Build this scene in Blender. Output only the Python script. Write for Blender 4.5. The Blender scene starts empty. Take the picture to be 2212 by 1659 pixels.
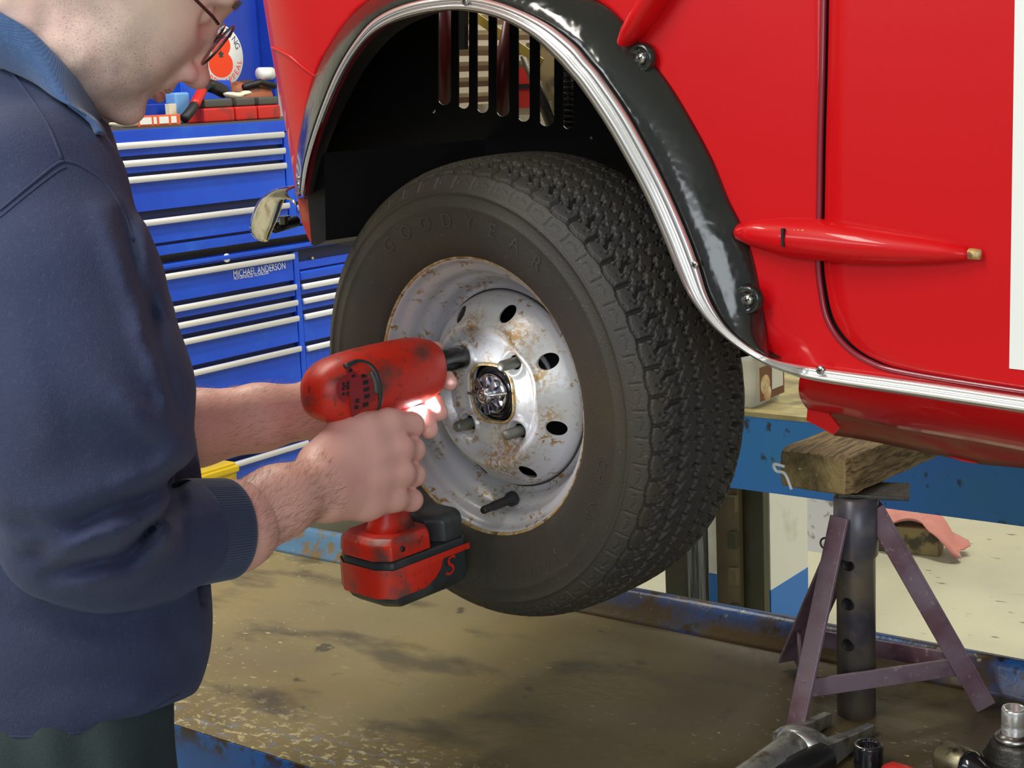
import bpy, math, random
import numpy as np
from mathutils import Vector, Matrix, noise as mnoise
random.seed(7)
scene = bpy.context.scene
COL = scene.collection
PI = math.pi

# ------------------------------------------------------------------ camera
FPX = 3250.0
FWD = np.array([-0.59194772, 0.78287956, -0.19156588])
RGT = np.array([0.80226918, 0.59511006, -0.0469912])
UPV = np.array([-0.07721434, 0.18150374, 0.98035419])
CAM = np.array([0.0, 0.0, 0.68])
cam_data = bpy.data.cameras.new('camera'); cam = bpy.data.objects.new('camera', cam_data); COL.objects.link(cam)
cam_data.sensor_width = 36.0; cam_data.lens = 36.0*FPX/2212.0
cam_data.clip_start = 0.02; cam_data.clip_end = 60
cam.matrix_world = Matrix(((RGT[0], UPV[0], -FWD[0], CAM[0]), (RGT[1], UPV[1], -FWD[1], CAM[1]), (RGT[2], UPV[2], -FWD[2], CAM[2]), (0, 0, 0, 1)))
scene.camera = cam

# ------------------------------------------------------------------ colour management, world, main lights
scene.view_settings.view_transform = 'Standard'; scene.view_settings.look = 'None'
scene.view_settings.gamma = 1; scene.view_settings.use_curve_mapping = False
scene.view_settings.exposure = 0.0
world = bpy.data.worlds.new('world'); scene.world = world; world.use_nodes = True
world.node_tree.nodes['Background'].inputs[0].default_value = (0.86, 0.93, 1.0, 1)
world.node_tree.nodes['Background'].inputs[1].default_value = 0.30
def area_light(name, loc, target, sx, sy, power, color):
    l = bpy.data.lights.new(name, 'AREA'); l.shape = 'RECTANGLE'; l.size = sx; l.size_y = sy; l.energy = power; l.color = color
    o = bpy.data.objects.new(name, l); COL.objects.link(o); o.location = loc
    o.rotation_euler = (Vector(target)-Vector(loc)).to_track_quat('-Z', 'Y').to_euler()
    return o
# daylight through the open workshop door behind the camera; strip lights overhead
def strip_light(name, x, y, z, sx, sy, power, color):
    o = area_light(name, (x, y, z), (x, y+0.0001, 0), sx, sy, power, color); o.rotation_euler = (0, 0, 0); return o
area_light('door_daylight', (2.3, -3.0, 1.7), (-0.9, 1.1, 0.3), 2.6, 2.2, 85, (0.88, 0.94, 1.0))
strip_light('strip_light_over_bay', -2.45, 1.7, 2.75, 0.22, 2.6, 85, (1.0, 0.93, 0.80))
strip_light('strip_light_by_door', -1.2, -0.9, 2.75, 0.3, 1.8, 60, (1.0, 0.95, 0.86))
strip_light('strip_light_far_bay', -0.9, 4.3, 2.75, 1.8, 0.25, 105, (1.0, 0.96, 0.88))
area_light('added_trim_fill', (-2.6, -3.4, 2.3), (-1.2, 0.9, 0.5), 2.4, 0.9, 60, (0.90, 0.95, 1.0))  # unseen area light, added to give the polished trim something bright to reflect

# ------------------------------------------------------------------ pixel rays to points in the place
def ray(x, y): return FWD+RGT*((x-1106)/FPX)-UPV*((y-829.5)/FPX)
def W(x, y, d): return CAM+ray(x, y)*d
def onX(x, y, X): d = ray(x, y); return CAM+d*(X/d[0])
def onY(x, y, Y): d = ray(x, y); return CAM+d*(Y/d[1])
def onZ(x, y, Z): d = ray(x, y); return CAM+d*((Z-CAM[2])/d[2])
def onP(x, y, p0, n):
    d = ray(x, y); return CAM+d*(np.dot(np.array(p0)-CAM, n)/np.dot(d, n))
def unit(v): v = np.array(v, float); return v/np.linalg.norm(v)

# ------------------------------------------------------------------ materials
def mat(name, col, rough=0.5, metal=0.0, coat=0.0, **kw):
    m = bpy.data.materials.new(name); m.use_nodes = True
    b = m.node_tree.nodes['Principled BSDF']
    b.inputs['Base Color'].default_value = (*col, 1); b.inputs['Roughness'].default_value = rough
    b.inputs['Metallic'].default_value = metal; b.inputs['Coat Weight'].default_value = coat
    for k, v in kw.items(): b.inputs[k.replace('_', ' ')].default_value = v
    return m
def N(m, typ, **kw):
    n = m.node_tree.nodes.new(typ)
    for k, v in kw.items(): setattr(n, k, v)
    return n
def L(m, a, b): m.node_tree.links.new(a, b)
def bsdf(m): return m.node_tree.nodes['Principled BSDF']
def noise_fac(m, scale, detail=4, lo=0.4, hi=0.6, rough=0.55, stretch=(1, 1, 1), dist=0.0, off=(0, 0, 0)):
    tc = N(m, 'ShaderNodeTexCoord'); mp = N(m, 'ShaderNodeMapping'); mp.inputs['Scale'].default_value = stretch; mp.inputs['Location'].default_value = off
    L(m, tc.outputs['Object'], mp.inputs[0])
    n = N(m, 'ShaderNodeTexNoise'); n.inputs['Scale'].default_value = scale; n.inputs['Detail'].default_value = detail
    n.inputs['Roughness'].default_value = rough; n.inputs['Distortion'].default_value = dist
    L(m, mp.outputs[0], n.inputs['Vector'])
    r = N(m, 'ShaderNodeMapRange'); r.inputs['From Min'].default_value = lo; r.inputs['From Max'].default_value = hi
    L(m, n.outputs['Fac'], r.inputs['Value'])
    return r.outputs[0]
def base_out(m):
    i = bsdf(m).inputs['Base Color']
    if i.links: return i.links[0].from_socket
    r = N(m, 'ShaderNodeRGB'); r.outputs[0].default_value = i.default_value[:]; return r.outputs[0]
def tint(m, fac, col, amount=1.0):
    """mix a second colour over the base colour"""
    src = base_out(m)
    x = N(m, 'ShaderNodeMix', data_type='RGBA')
    if amount != 1.0:
        k = N(m, 'ShaderNodeMath', operation='MULTIPLY'); k.inputs[1].default_value = amount; L(m, fac, k.inputs[0]); fac = k.outputs[0]
    L(m, fac, x.inputs[0]); L(m, src, x.inputs[6]); x.inputs[7].default_value = (*col, 1)
    L(m, x.outputs[2], bsdf(m).inputs['Base Color'])
    return m
def vary(m, sock, fac, lo, hi):
    r = N(m, 'ShaderNodeMapRange'); r.inputs['To Min'].default_value = lo; r.inputs['To Max'].default_value = hi
    L(m, fac, r.inputs['Value']); L(m, r.outputs[0], bsdf(m).inputs[sock])
def bump(m, fac, strength=0.3, dist=0.001):
    b = N(m, 'ShaderNodeBump'); b.inputs['Strength'].default_value = strength; b.inputs['Distance'].default_value = dist
    L(m, fac, b.inputs['Height'])
    ni = bsdf(m).inputs['Normal']
    if ni.links: L(m, ni.links[0].from_socket, b.inputs['Normal'])
    L(m, b.outputs[0], ni)
def mul(m, a, b):
    k = N(m, 'ShaderNodeMath', operation='MULTIPLY'); L(m, a, k.inputs[0]); L(m, b, k.inputs[1]); return k.outputs[0]
def axis_fac(m, axis, lo, hi):
    tc = N(m, 'ShaderNodeTexCoord'); s = N(m, 'ShaderNodeSeparateXYZ'); L(m, tc.outputs['Object'], s.inputs[0])
    r = N(m, 'ShaderNodeMapRange'); r.inputs['From Min'].default_value = lo; r.inputs['From Max'].default_value = hi
    L(m, s.outputs[axis], r.inputs['Value']); return r.outputs[0]

M = {}
M['red'] = mat('red_car_paint', (0.58, 0.003, 0.006), 0.40, 0, 0.25, Coat_Roughness=0.05, Specular_IOR_Level=0.2)
bump(M['red'], noise_fac(M['red'], 900, 2), 0.04, 0.0003)
M['red_dark'] = mat('dark_red_door_bead', (0.23, 0.008, 0.02), 0.35, 0, 0.5)
M['red_under'] = mat('red_underseal', (0.42, 0.03, 0.02), 0.55)
tint(M['red_under'], noise_fac(M['red_under'], 18, 5, 0.42, 0.62), (0.33, 0.14, 0.07))
M['blackgloss'] = mat('black_gloss_plastic', (0.012, 0.014, 0.012), 0.16, 0, 0.6, Coat_Roughness=0.08)
bump(M['blackgloss'], noise_fac(M['blackgloss'], 22, 3, 0.3, 0.7), 0.35, 0.004)
M['chrome'] = mat('polished_trim', (0.93, 0.92, 0.90), 0.20, 0.80)
M['chrome_warm'] = mat('tarnished_bumper_chrome', (0.80, 0.76, 0.60), 0.10, 1.0)
tint(M['chrome_warm'], noise_fac(M['chrome_warm'], 60, 5, 0.5, 0.75), (0.35, 0.28, 0.12))
M['liner'] = mat('black_underbody', (0.008, 0.008, 0.009), 0.45)
M['maroon'] = mat('maroon_strut', (0.085, 0.004, 0.006), 0.35)
M['rubber'] = mat('tyre_rubber', (0.038, 0.036, 0.032), 0.58)
tint(M['rubber'], noise_fac(M['rubber'], 7, 4, 0.40, 0.68), (0.055, 0.046, 0.030))
tint(M['rubber'], noise_fac(M['rubber'], 260, 3, 0.66, 0.74), (0.16, 0.15, 0.13), 0.5)
bump(M['rubber'], noise_fac(M['rubber'], 420, 5, 0.3, 0.7), 0.35, 0.0006)
M['silver'] = mat('silver_wheel_paint', (0.56, 0.56, 0.60), 0.34, 0.25)
_c = noise_fac(M['silver'], 34, 2, 0.50, 0.62, off=(3, 1, 2))
tint(M['silver'], mul(M['silver'], noise_fac(M['silver'], 150, 5, 0.535, 0.57, 0.65), _c), (0.33, 0.18, 0.045))
tint(M['silver'], noise_fac(M['silver'], 9, 3, 0.45, 0.75), (0.50, 0.52, 0.44), 0.5)
bump(M['silver'], noise_fac(M['silver'], 240, 4), 0.12, 0.0005)
def near_pt(m, p_, r0, r1):
    tc = N(m, 'ShaderNodeTexCoord'); d_ = N(m, 'ShaderNodeVectorMath', operation='DISTANCE'); L(m, tc.outputs['Object'], d_.inputs[0]); d_.inputs[1].default_value = tuple(float(q) for q in p_)
    r = N(m, 'ShaderNodeMapRange'); r.inputs['From Min'].default_value = r1; r.inputs['From Max'].default_value = r0; L(m, d_.outputs['Value'], r.inputs['Value']); return r.outputs[0]
M['rust'] = mat('rusty_steel', (0.50, 0.32, 0.10), 0.5, 0.3)
tint(M['rust'], noise_fac(M['rust'], 150, 5, 0.45, 0.6), (0.62, 0.55, 0.40))
tint(M['rust'], noise_fac(M['rust'], 90, 4, 0.55, 0.66, off=(5, 5, 5)), (0.18, 0.09, 0.03))
M['darksteel'] = mat('dark_oily_steel', (0.09, 0.085, 0.075), 0.42, 0.8)
bump(M['darksteel'], noise_fac(M['darksteel'], 300, 4), 0.3, 0.0005)
M['steel'] = mat('bright_worn_steel', (0.50, 0.49, 0.46), 0.28, 1.0)
tint(M['steel'], noise_fac(M['steel'], 90, 4, 0.5, 0.7), (0.2, 0.19, 0.15))
M['black'] = mat('matt_black_plastic', (0.012, 0.012, 0.013), 0.5)
M['greaseblack'] = mat('greasy_black_steel', (0.015, 0.015, 0.018), 0.14, 0.3, 0.4)
M['white'] = mat('white_vinyl', (0.84, 0.86, 0.83), 0.4)

# ------------------------------------------------------------------ mesh helpers
class MB:
    def __init__(s): s.v = []; s.f = []; s.sm = []
    def add(s, vs, fs, smooth=True):
        b = len(s.v); s.v += [tuple(map(float, p)) for p in vs]; s.f += [[i+b for i in f] for f in fs]; s.sm += [smooth]*len(fs); return s
    def box(s, c, ex, ey, ez, smooth=False):
        c, ex, ey, ez = [np.array(q, float) for q in (c, ex, ey, ez)]
        vs = [c+a*ex+b*ey+d*ez for d in (-1, 1) for b in (-1, 1) for a in (-1, 1)]
        return s.add(vs, [(0, 2, 3, 1), (4, 5, 7, 6), (0, 1, 5, 4), (2, 6, 7, 3), (0, 4, 6, 2), (1, 3, 7, 5)], smooth)
    def loft(s, rings, closed=True, cap=True, loop=False, smooth=True):
        n = len(rings[0]); vs = [p for r in rings for p in r]; fs = []
        m = len(rings); K = n if closed else n-1
        for i in range(m if loop else m-1):
            for j in range(K):
                a = i*n+j; b = i*n+(j+1) % n; c = ((i+1) % m)*n+(j+1) % n; d = ((i+1) % m)*n+j
                fs.append((a, b, c, d))
        if cap and not loop and closed:
            fs.append(tuple(range(n))[::-1]); fs.append(tuple((m-1)*n+k for k in range(n)))
        return s.add(vs, fs, smooth)
    def tube(s, pts, r, n=12, cap=True, up=(0, 0, 1), smooth=True, ratio=1.0):
        pts = [np.array(p, float) for p in pts]; rs = r if hasattr(r, '__len__') else [r]*len(pts)
        rings = []; pu = np.array(up, float)
        for i, p in enumerate(pts):
            t = unit(pts[min(i+1, len(pts)-1)]-pts[max(i-1, 0)])
            x = np.cross(t, pu)
            if np.linalg.norm(x) < 1e-4: x = np.cross(t, (1, 0, 0.1))
            x = unit(x); y = np.cross(x, t)
            pu = y
            rings.append([p+rs[i]*(math.cos(2*PI*k/n)*x+ratio*math.sin(2*PI*k/n)*y) for k in range(n)])
        return s.loft(rings, cap=cap, smooth=smooth)
    def lathe(s, o, ax, prof, n=48, cap=False, smooth=True, loop=False, ref=(0, 0, 1), a0=0):
        """prof: (radius, distance along axis)"""
        o = np.array(o, float); ax = unit(ax); x = np.cross(ax, ref)
        if np.linalg.norm(x) < 1e-3: x = np.cross(ax, (1, 0, 0))
        x = unit(x); y = np.cross(ax, x)
        rings = [[o+ax*h+r*(math.cos(a0+2*PI*k/n)*x+math.sin(a0+2*PI*k/n)*y) for k in range(n)] for r, h in prof]
        return s.loft(rings, cap=cap, loop=loop, smooth=smooth)
    def prism(s, poly, vec, smooth=False):
        poly = [np.array(p, float) for p in poly]; vec = np.array(vec, float); n = len(poly)
        return s.add(poly+[p+vec for p in poly], [tuple(range(n)), tuple(range(2*n-1, n-1, -1))]+[(i, i+n, (i+1) % n+n, (i+1) % n) for i in range(n)], smooth)
    def build(s, name, m, parent=None, bevel=0.0, seg=2, fix=True, split=None):
        me = bpy.data.meshes.new(name); me.from_pydata(s.v, [], s.f)
        if fix:
            import bmesh
            bm = bmesh.new(); bm.from_mesh(me); bmesh.ops.recalc_face_normals(bm, faces=bm.faces); bm.to_mesh(me); bm.free()
        if len(me.polygons) == len(s.sm): me.polygons.foreach_set('use_smooth', s.sm)
        me.materials.append(M[m] if isinstance(m, str) else m)
        o = bpy.data.objects.new(name, me); COL.objects.link(o)
        if parent is not None: o.parent = parent; o.matrix_parent_inverse = parent.matrix_world.inverted()
        if bevel:
            b = o.modifiers.new('bevel', 'BEVEL'); b.width = bevel; b.segments = seg; b.limit_method = 'ANGLE'; b.angle_limit = 0.6
            w = o.modifiers.new('wn', 'WEIGHTED_NORMAL'); w.keep_sharp = True
            me.polygons.foreach_set('use_smooth', [True]*len(me.polygons))
        return o
def tag(o, label=None, cat=None, group=None, kind=None):
    if label: o['label'] = label
    if cat: o['category'] = cat
    if group: o['group'] = group
    if kind: o['kind'] = kind
    return o
def thing(name, loc, label, cat, group=None):
    o = bpy.data.objects.new(name, None); COL.objects.link(o); o.location = [float(q) for q in loc]; o.empty_display_size = 0.02
    o.matrix_world = Matrix.Translation(o.location)
    return tag(o, label, cat, group)
def resample(pts, n):
    pts = np.array(pts, float); seg = np.r_[0, np.cumsum(np.linalg.norm(np.diff(pts, axis=0), axis=1))]
    t = np.linspace(0, seg[-1], n); return np.stack([np.interp(t, seg, pts[:, i]) for i in range(pts.shape[1])], 1)
def spline(pts, k=8):
    """catmull-rom, k samples per span"""
    P = [np.array(p, float) for p in pts]; P = [2*P[0]-P[1]]+P+[2*P[-1]-P[-2]]; out = []
    for i in range(1, len(P)-2):
        for j in range(k):
            t = j/k; a, b, c, d = P[i-1:i+3]
            out.append(0.5*((2*b)+(-a+c)*t+(2*a-5*b+4*c-d)*t*t+(-a+3*b-3*c+d)*t**3))
    out.append(P[-2]); return np.array(out)
def text_mb(mb, txt, fn, size=1.0, depth=0.0):
    """font outline -> flat mesh; fn maps (x, y) of the text plane to a point"""
    cu = bpy.data.curves.new('t', 'FONT'); cu.body = txt; cu.size = size; cu.align_x = 'CENTER'; cu.align_y = 'CENTER'; cu.resolution_u = 3
    o = bpy.data.objects.new('t', cu); COL.objects.link(o)
    dg = bpy.context.evaluated_depsgraph_get(); me = bpy.data.meshes.new_from_object(o.evaluated_get(dg))
    vs = [fn(v.co.x, v.co.y) for v in me.vertices]; fs = [tuple(p.vertices) for p in me.polygons]
    mb.add(vs, fs, False); bpy.data.objects.remove(o); bpy.data.curves.remove(cu); bpy.data.meshes.remove(me)

# ================================================================== the setting
FZ = -0.85
M['floor'] = mat('painted_concrete_floor', (0.50, 0.48, 0.34), 0.45)
tint(M['floor'], noise_fac(M['floor'], 2.2, 5, 0.4, 0.7), (0.40, 0.39, 0.29))
tint(M['floor'], noise_fac(M['floor'], 16, 5, 0.66, 0.72, stretch=(1, 2.5, 1)), (0.13, 0.13, 0.09))
M['wall'] = mat('cream_wall_paint', (0.62, 0.60, 0.52), 0.7)
tint(M['wall'], noise_fac(M['wall'], 3, 5, 0.5, 0.8), (0.45, 0.43, 0.36))
M['ceiling'] = mat('ceiling_paint', (0.55, 0.55, 0.53), 0.8)
def slab(name, c, s, m): return tag(MB().box(c, (s[0]/2, 0, 0), (0, s[1]/2, 0), (0, 0, s[2]/2)).build(name, m), kind='structure')
slab('floor', (-0.6, 1.2, FZ-0.05), (9.0, 10.0, 0.1), 'floor')
slab('wall_back', (-0.6, 6.05, 1.1), (9.0, 0.1, 3.9), 'wall')
slab('wall_left', (-5.05, 1.2, 1.1), (0.1, 9.8, 3.9), 'wall')
slab('ceiling', (-0.6, 1.2, 3.1), (9.0, 10.0, 0.1), 'ceiling')

# ------------------------------------------------------------------ lift platforms
M['deck'] = mat('oily_shaded_lift_deck', (0.23, 0.175, 0.060), 0.42)
_d = M['deck']
tint(_d, noise_fac(_d, 1.6, 4, 0.42, 0.62, off=(0.6, 0, 0)), (0.20, 0.165, 0.080))
tint(_d, axis_fac(_d, 0, -1.14, -0.82), (0.050, 0.036, 0.017), 0.85)  # shadow region under the car, with dirt, put into the deck colour
tint(_d, noise_fac(_d, 5.5, 6, 0.54, 0.66, stretch=(1, 2, 1)), (0.045, 0.034, 0.016), 0.75)
tint(_d, noise_fac(_d, 15, 3, 0.66, 0.70, off=(2, 2, 0)), (0.04, 0.03, 0.012), 0.8)
tint(_d, mul(_d, noise_fac(_d, 3.0, 2, 0.46, 0.60), noise_fac(_d, 75, 5, 0.63, 0.67, stretch=(1, 1.7, 1))), (0.52, 0.45, 0.24))
# worn strip of chips along the walking edge
_e = axis_fac(_d, 1, 1.13, 1.05)
tint(_d, mul(_d, _e, noise_fac(_d, 34, 5, 0.56, 0.60, stretch=(1, 2.4, 1), off=(9, 0, 0))), (0.20, 0.20, 0.22))
tint(_d, mul(_d, axis_fac(_d, 1, 1.15, 1.06), noise_fac(_d, 70, 7, 0.555, 0.58, 0.7, stretch=(1, 1.4, 1), dist=0.5, off=(4, 0, 0))), (0.55, 0.47, 0.24))
vary(_d, 'Roughness', noise_fac(_d, 6, 4, 0.35, 0.65), 0.25, 0.5)
bump(_d, noise_fac(_d, 60, 5, 0.3, 0.7), 0.25, 0.001)
def chipped(name, base, z_axis=None, rust=(0.10, 0.055, 0.02), amt=(0.52, 0.60)):
    m = mat(name, base, 0.35)
    tint(m, noise_fac(m, 14, 6, *amt), rust)
    tint(m, noise_fac(m, 26, 5, 0.57, 0.63, off=(7, 1, 3)), (0.012, 0.012, 0.014))
    tint(m, noise_fac(m, 95, 4, 0.66, 0.70), (0.42, 0.42, 0.34))
    bump(m, noise_fac(m, 60, 5), 0.3, 0.001)
    return m
M['rail'] = chipped('chipped_blue_rail', (0.012, 0.105, 0.34), amt=(0.50, 0.62))
_r = M['rail']; tint(_r, mul(_r, axis_fac(_r, 2, 0.040, 0.012), noise_fac(_r, 9, 4, 0.3, 0.5)), (0.10, 0.065, 0.03))
tint(_r, mul(_r, axis_fac(_r, 2, 0.052, 0.062), noise_fac(_r, 8, 4, 0.40, 0.55)), (0.02, 0.02, 0.02))
tint(_r, mul(_r, axis_fac(_r, 0, -1.25, -1.5), noise_fac(_r, 12, 4, 0.4, 0.5)), (0.08, 0.18, 0.28), 0.8)
tint(_r, mul(_r, axis_fac(_r, 0, -1.2, -1.4), noise_fac(_r, 55, 5, 0.50, 0.58)), (0.16, 0.11, 0.05))
M['beam'] = mat('blue_lift_paint', (0.010, 0.115, 0.42), 0.4)
tint(M['beam'], noise_fac(M['beam'], 4, 4, 0.4, 0.7), (0.012, 0.13, 0.30))
tint(M['beam'], noise_fac(M['beam'], 40, 5, 0.62, 0.70, stretch=(1, 1, .6)), (0.01, 0.02, 0.03))
M['edge'] = mat('blue_platform_side', (0.006, 0.16, 0.62), 0.35)
tint(M['edge'], mul(M['edge'], axis_fac(M['edge'], 2, -0.03, -0.003), noise_fac(M['edge'], 42, 5, 0.46, 0.54)), (0.06, 0.03, 0.02))
tint(M['edge'], noise_fac(M['edge'], 50, 4, 0.64, 0.68), (0.02, 0.05, 0.10))
Y0, Y1 = 1.026, 1.552
LX0, LX1 = -3.3, 0.9
ZT = float(onY(1335, 1268, 1.575)[2])          # rail height
p = thing('lift_platform', ((LX0+LX1)/2, 1.3, 0), 'near lift platform, worn olive brown deck with chipped blue side rail, under the hanging wheel', 'lift platform')
def slabp(name, x0, x1, y0, y1, z0, z1, m, par, bevel=0.0):
    return MB().box(((x0+x1)/2, (y0+y1)/2, (z0+z1)/2), ((x1-x0)/2, 0, 0), (0, (y1-y0)/2, 0), (0, 0, (z1-z0)/2)).build(name, m, par, bevel)
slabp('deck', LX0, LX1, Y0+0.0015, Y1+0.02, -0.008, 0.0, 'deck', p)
slabp('side_beam', LX0, LX1, Y0, Y0+0.006, -0.16, -0.0012, 'edge', p)
# far rail: upright with an outward rolled top edge
mb = MB(); prof = [(Y1, 0.0), (Y1+0.004, 0.004), (Y1+0.016, ZT-0.012), (Y1+0.020, ZT-0.003), (Y1+0.027, ZT), (Y1+0.040, ZT-0.003), (Y1+0.044, ZT-0.012), (Y1+0.044, -0.16), (Y1+0.036, -0.16), (Y1+0.030, -0.008)]
mb.loft([[(x, y, z) for y, z in prof] for x in np.linspace(LX0, LX1, 40)])
mb.build('side_rail', 'rail', p)
slabp('cross_beam', -3.0, -2.8, Y0+0.01, Y1+0.03, -0.15, -0.01, 'beam', p)
slabp('cross_beam', 0.6, 0.8, Y0+0.01, Y1+0.03, -0.15, -0.01, 'beam', p)
for X in (-2.9, 0.7):
    MB().box((X, 1.3, (FZ-0.15)/2), (0.06, 0, 0), (0, 0.06, 0), (0, 0, (-0.15-FZ)/2)).build('lift_leg', 'beam', p, 0.004)
FY = 2.72
ZB = float(onY(1590, 1055, FY)[2])
LX0 = -2.2
p = thing('lift_platform', ((LX0+LX1)/2, 3.0, 0), 'far lift platform, plain blue side beam and olive deck, carrying the clear plastic tub', 'lift platform')
M['deck2'] = mat('dusty_far_deck', (0.24, 0.20, 0.085), 0.45)
tint(M['deck2'], noise_fac(M['deck2'], 16, 5, 0.45, 0.62, stretch=(1, 3, 1)), (0.34, 0.29, 0.12))
tint(M['deck2'], noise_fac(M['deck2'], 7, 5, 0.5, 0.64, off=(4, 0, 0)), (0.13, 0.10, 0.04))
slabp('deck', LX0, LX1, FY-0.001, FY+0.55, -0.006, 0.004, 'deck2', p)
slabp('side_beam', LX0, LX1, FY, FY+0.012, ZB, -0.006, 'beam', p)
slabp('side_beam', LX0, LX1, FY+0.54, FY+0.55, ZB, -0.006, 'beam', p)
for X in (-1.62, 0.7):
    MB().box((X if X > 0 else -2.1, FY+0.30, (FZ-0.006)/2), (0.06, 0, 0), (0, 0.06, 0), (0, 0, (-0.006-FZ)/2)).build('lift_leg', 'beam', p, 0.004)

# ------------------------------------------------------------------ posts and pier behind the far platform
def boxpx(name, x0, x1, yref, Y, thick, z0, z1, m, par=None, bevel=0.0):
    a = onY(x0, yref, Y)[0]; b = onY(x1, yref, Y)[0]
    return MB().box(((a+b)/2, Y+thick/2, (z0+z1)/2), ((b-a)/2, 0, 0), (0, thick/2, 0), (0, 0, (z1-z0)/2)).build(name, m, par, bevel)
M['pier'] = mat('white_pier_paint', (0.86, 0.87, 0.78), 0.5)
tint(M['pier'], noise_fac(M['pier'], 8, 4, 0.55, 0.8), (0.6, 0.6, 0.48))
M['pierblue'] = mat('blue_pier_paint', (0.02, 0.20, 0.66), 0.5)
cor = onY(1664, 1200, 3.50); rgt = onX(1745, 1240, cor[0]); lft = onY(1644, 1200, 3.50)[0]
zb = float(onY(1664, 1275, 3.50)[2])
t = thing('pier', (cor[0]-0.02, 3.6, FZ), 'white square pier with a blue painted foot, behind the far platform', 'pier')
def pierbox(name, z0, z1, m, g):
    return MB().box(((lft+cor[0])/2, (3.5+rgt[1])/2, (z0+z1)/2), ((cor[0]-lft)/2+g, 0, 0), (0, (rgt[1]-3.5)/2+g, 0), (0, 0, (z1-z0)/2)).build(name, m, t)
pierbox('column', zb, 3.04, 'pier', 0.0); pierbox('painted_foot', FZ, zb, 'pierblue', 0.0006)
M['darkpost'] = mat('dark_olive_post', (0.05, 0.048, 0.025), 0.5)
M['brownpost'] = mat('brown_slotted_post', (0.13, 0.105, 0.055), 0.5)
t = thing('lift_post', (onY(1620, 1200, 3.45)[0], 3.5, FZ), 'dark olive channel post left of the white pier', 'post')
boxpx('web', 1594, 1650, 1200, 3.46, 0.03, FZ, 2.4, 'darkpost', t)
t = thing('slotted_post', (onY(1565, 1200, 3.4)[0], 3.4, FZ), 'brown slotted steel post between the hydraulic ram and the dark channel post', 'post')
boxpx('upright', 1548, 1594, 1200, 3.42, 0.03, FZ, 2.4, 'brownpost', t)
for k in range(6):
    zc = float(onY(1578, 1090+k*78, 3.40)[2]); a = onY(1572, 1200, 3.40)[0]; b = onY(1590, 1200, 3.40)[0]
    MB().box(((a+b)/2, 3.409, zc), ((b-a)/2, 0, 0), (0, 0.011, 0), (0, 0, 0.022)).build('slot_plate', 'darkpost' if k % 2 else 'brownpost', t)
tag(boxpx('edge_post', 1522, 1547, 1200, 3.55, 0.05, zb, 2.4, 'pier'), 'narrow white post strip right of the steel ram', 'post')
tag(boxpx('post_foot', 1522, 1547, 1200, 3.548, 0.054, FZ, zb-0.002, 'pierblue'), 'narrow blue foot under the white post strip', 'post')
M['ram'] = mat('brushed_ram_steel', (0.30, 0.33, 0.38), 0.3, 0.9)
tint(M['ram'], noise_fac(M['ram'], 30, 3, 0.4, 0.6, stretch=(6, 6, .2)), (0.10, 0.11, 0.12))
a = onY(1500, 1230, 3.3)
t = thing('hydraulic_ram', (a[0], 3.32, FZ), 'bright steel cylinder ram standing behind the tyre', 'hydraulic ram')
MB().lathe((a[0], 3.32, FZ), (0, 0, 1), [(0.028, 0), (0.028, 2.6)], 28, cap=True).build('barrel', 'ram', t)
boxpx('backing_channel', 1437, 1478, 1230, 3.36, 0.04, FZ, 2.4, 'darkpost', t)
# white panel standing beyond
a = onY(1748, 1200, 4.35); b = onY(1790, 1200, 4.35); z0 = float(onY(1748, 1205, 4.35)[2])
M['wpanel'] = mat('scuffed_white_panel', (0.62, 0.64, 0.68), 0.5); tint(M['wpanel'], noise_fac(M['wpanel'], 26, 5, 0.56, 0.66), (0.25, 0.22, 0.17))
tag(MB().box(((a[0]+b[0])/2, 4.37, (FZ+1.2)/2), ((b[0]-a[0])/2+0.02, 0, 0), (0, 0.02, 0), (0, 0, (1.2-FZ)/2)).build('panel', 'wpanel'), 'scuffed white panel standing right of the pier', 'panel')
# timber offcut and cloth on the floor
M['woodold'] = mat('old_floor_timber', (0.27, 0.21, 0.10), 0.7); tint(M['woodold'], noise_fac(M['woodold'], 12, 5, 0.5, 0.6), (0.06, 0.05, 0.03))
c = onZ(1930, 1187, FZ)
tag(MB().box((c[0]+0.01, c[1]+0.02, FZ+0.045), (0.135, 0.02, 0), (-0.01, 0.05, 0), (0, 0, 0.045)).build('timber_block', 'woodold', None, 0.004), 'dirty timber offcut on the pale floor under the pink cloth', 'timber block')
M['pink'] = mat('pink_shop_cloth', (0.52, 0.20, 0.16), 0.9, Sheen_Weight=0.3)
mb = MB(); rows = []
for i in range(26):
    u_ = i/25; row = []
    for j in range(14):
        v_ = j/13
        x = c[0]-0.10+0.33*u_; y = c[1]-0.05+0.14*v_
        over = max(0, x-(c[0]+0.115)); z = FZ+0.099+0.022*abs(math.sin(9*u_+2.2*v_))+0.010*math.sin(17*v_+3*u_)**2-min(0.088, over*0.8)
        row.append((x+0.01*math.sin(11*v_), y+0.012*math.sin(12*u_), z))
    rows.append(row)
mb.loft(rows, closed=False, cap=False); o = mb.build('shop_cloth', 'pink'); s = o.modifiers.new('s', 'SOLIDIFY'); s.thickness = 0.003; s.offset = 1
tag(o, 'crumpled pink cloth lying over the timber offcut behind the jack stand', 'cloth')

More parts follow.
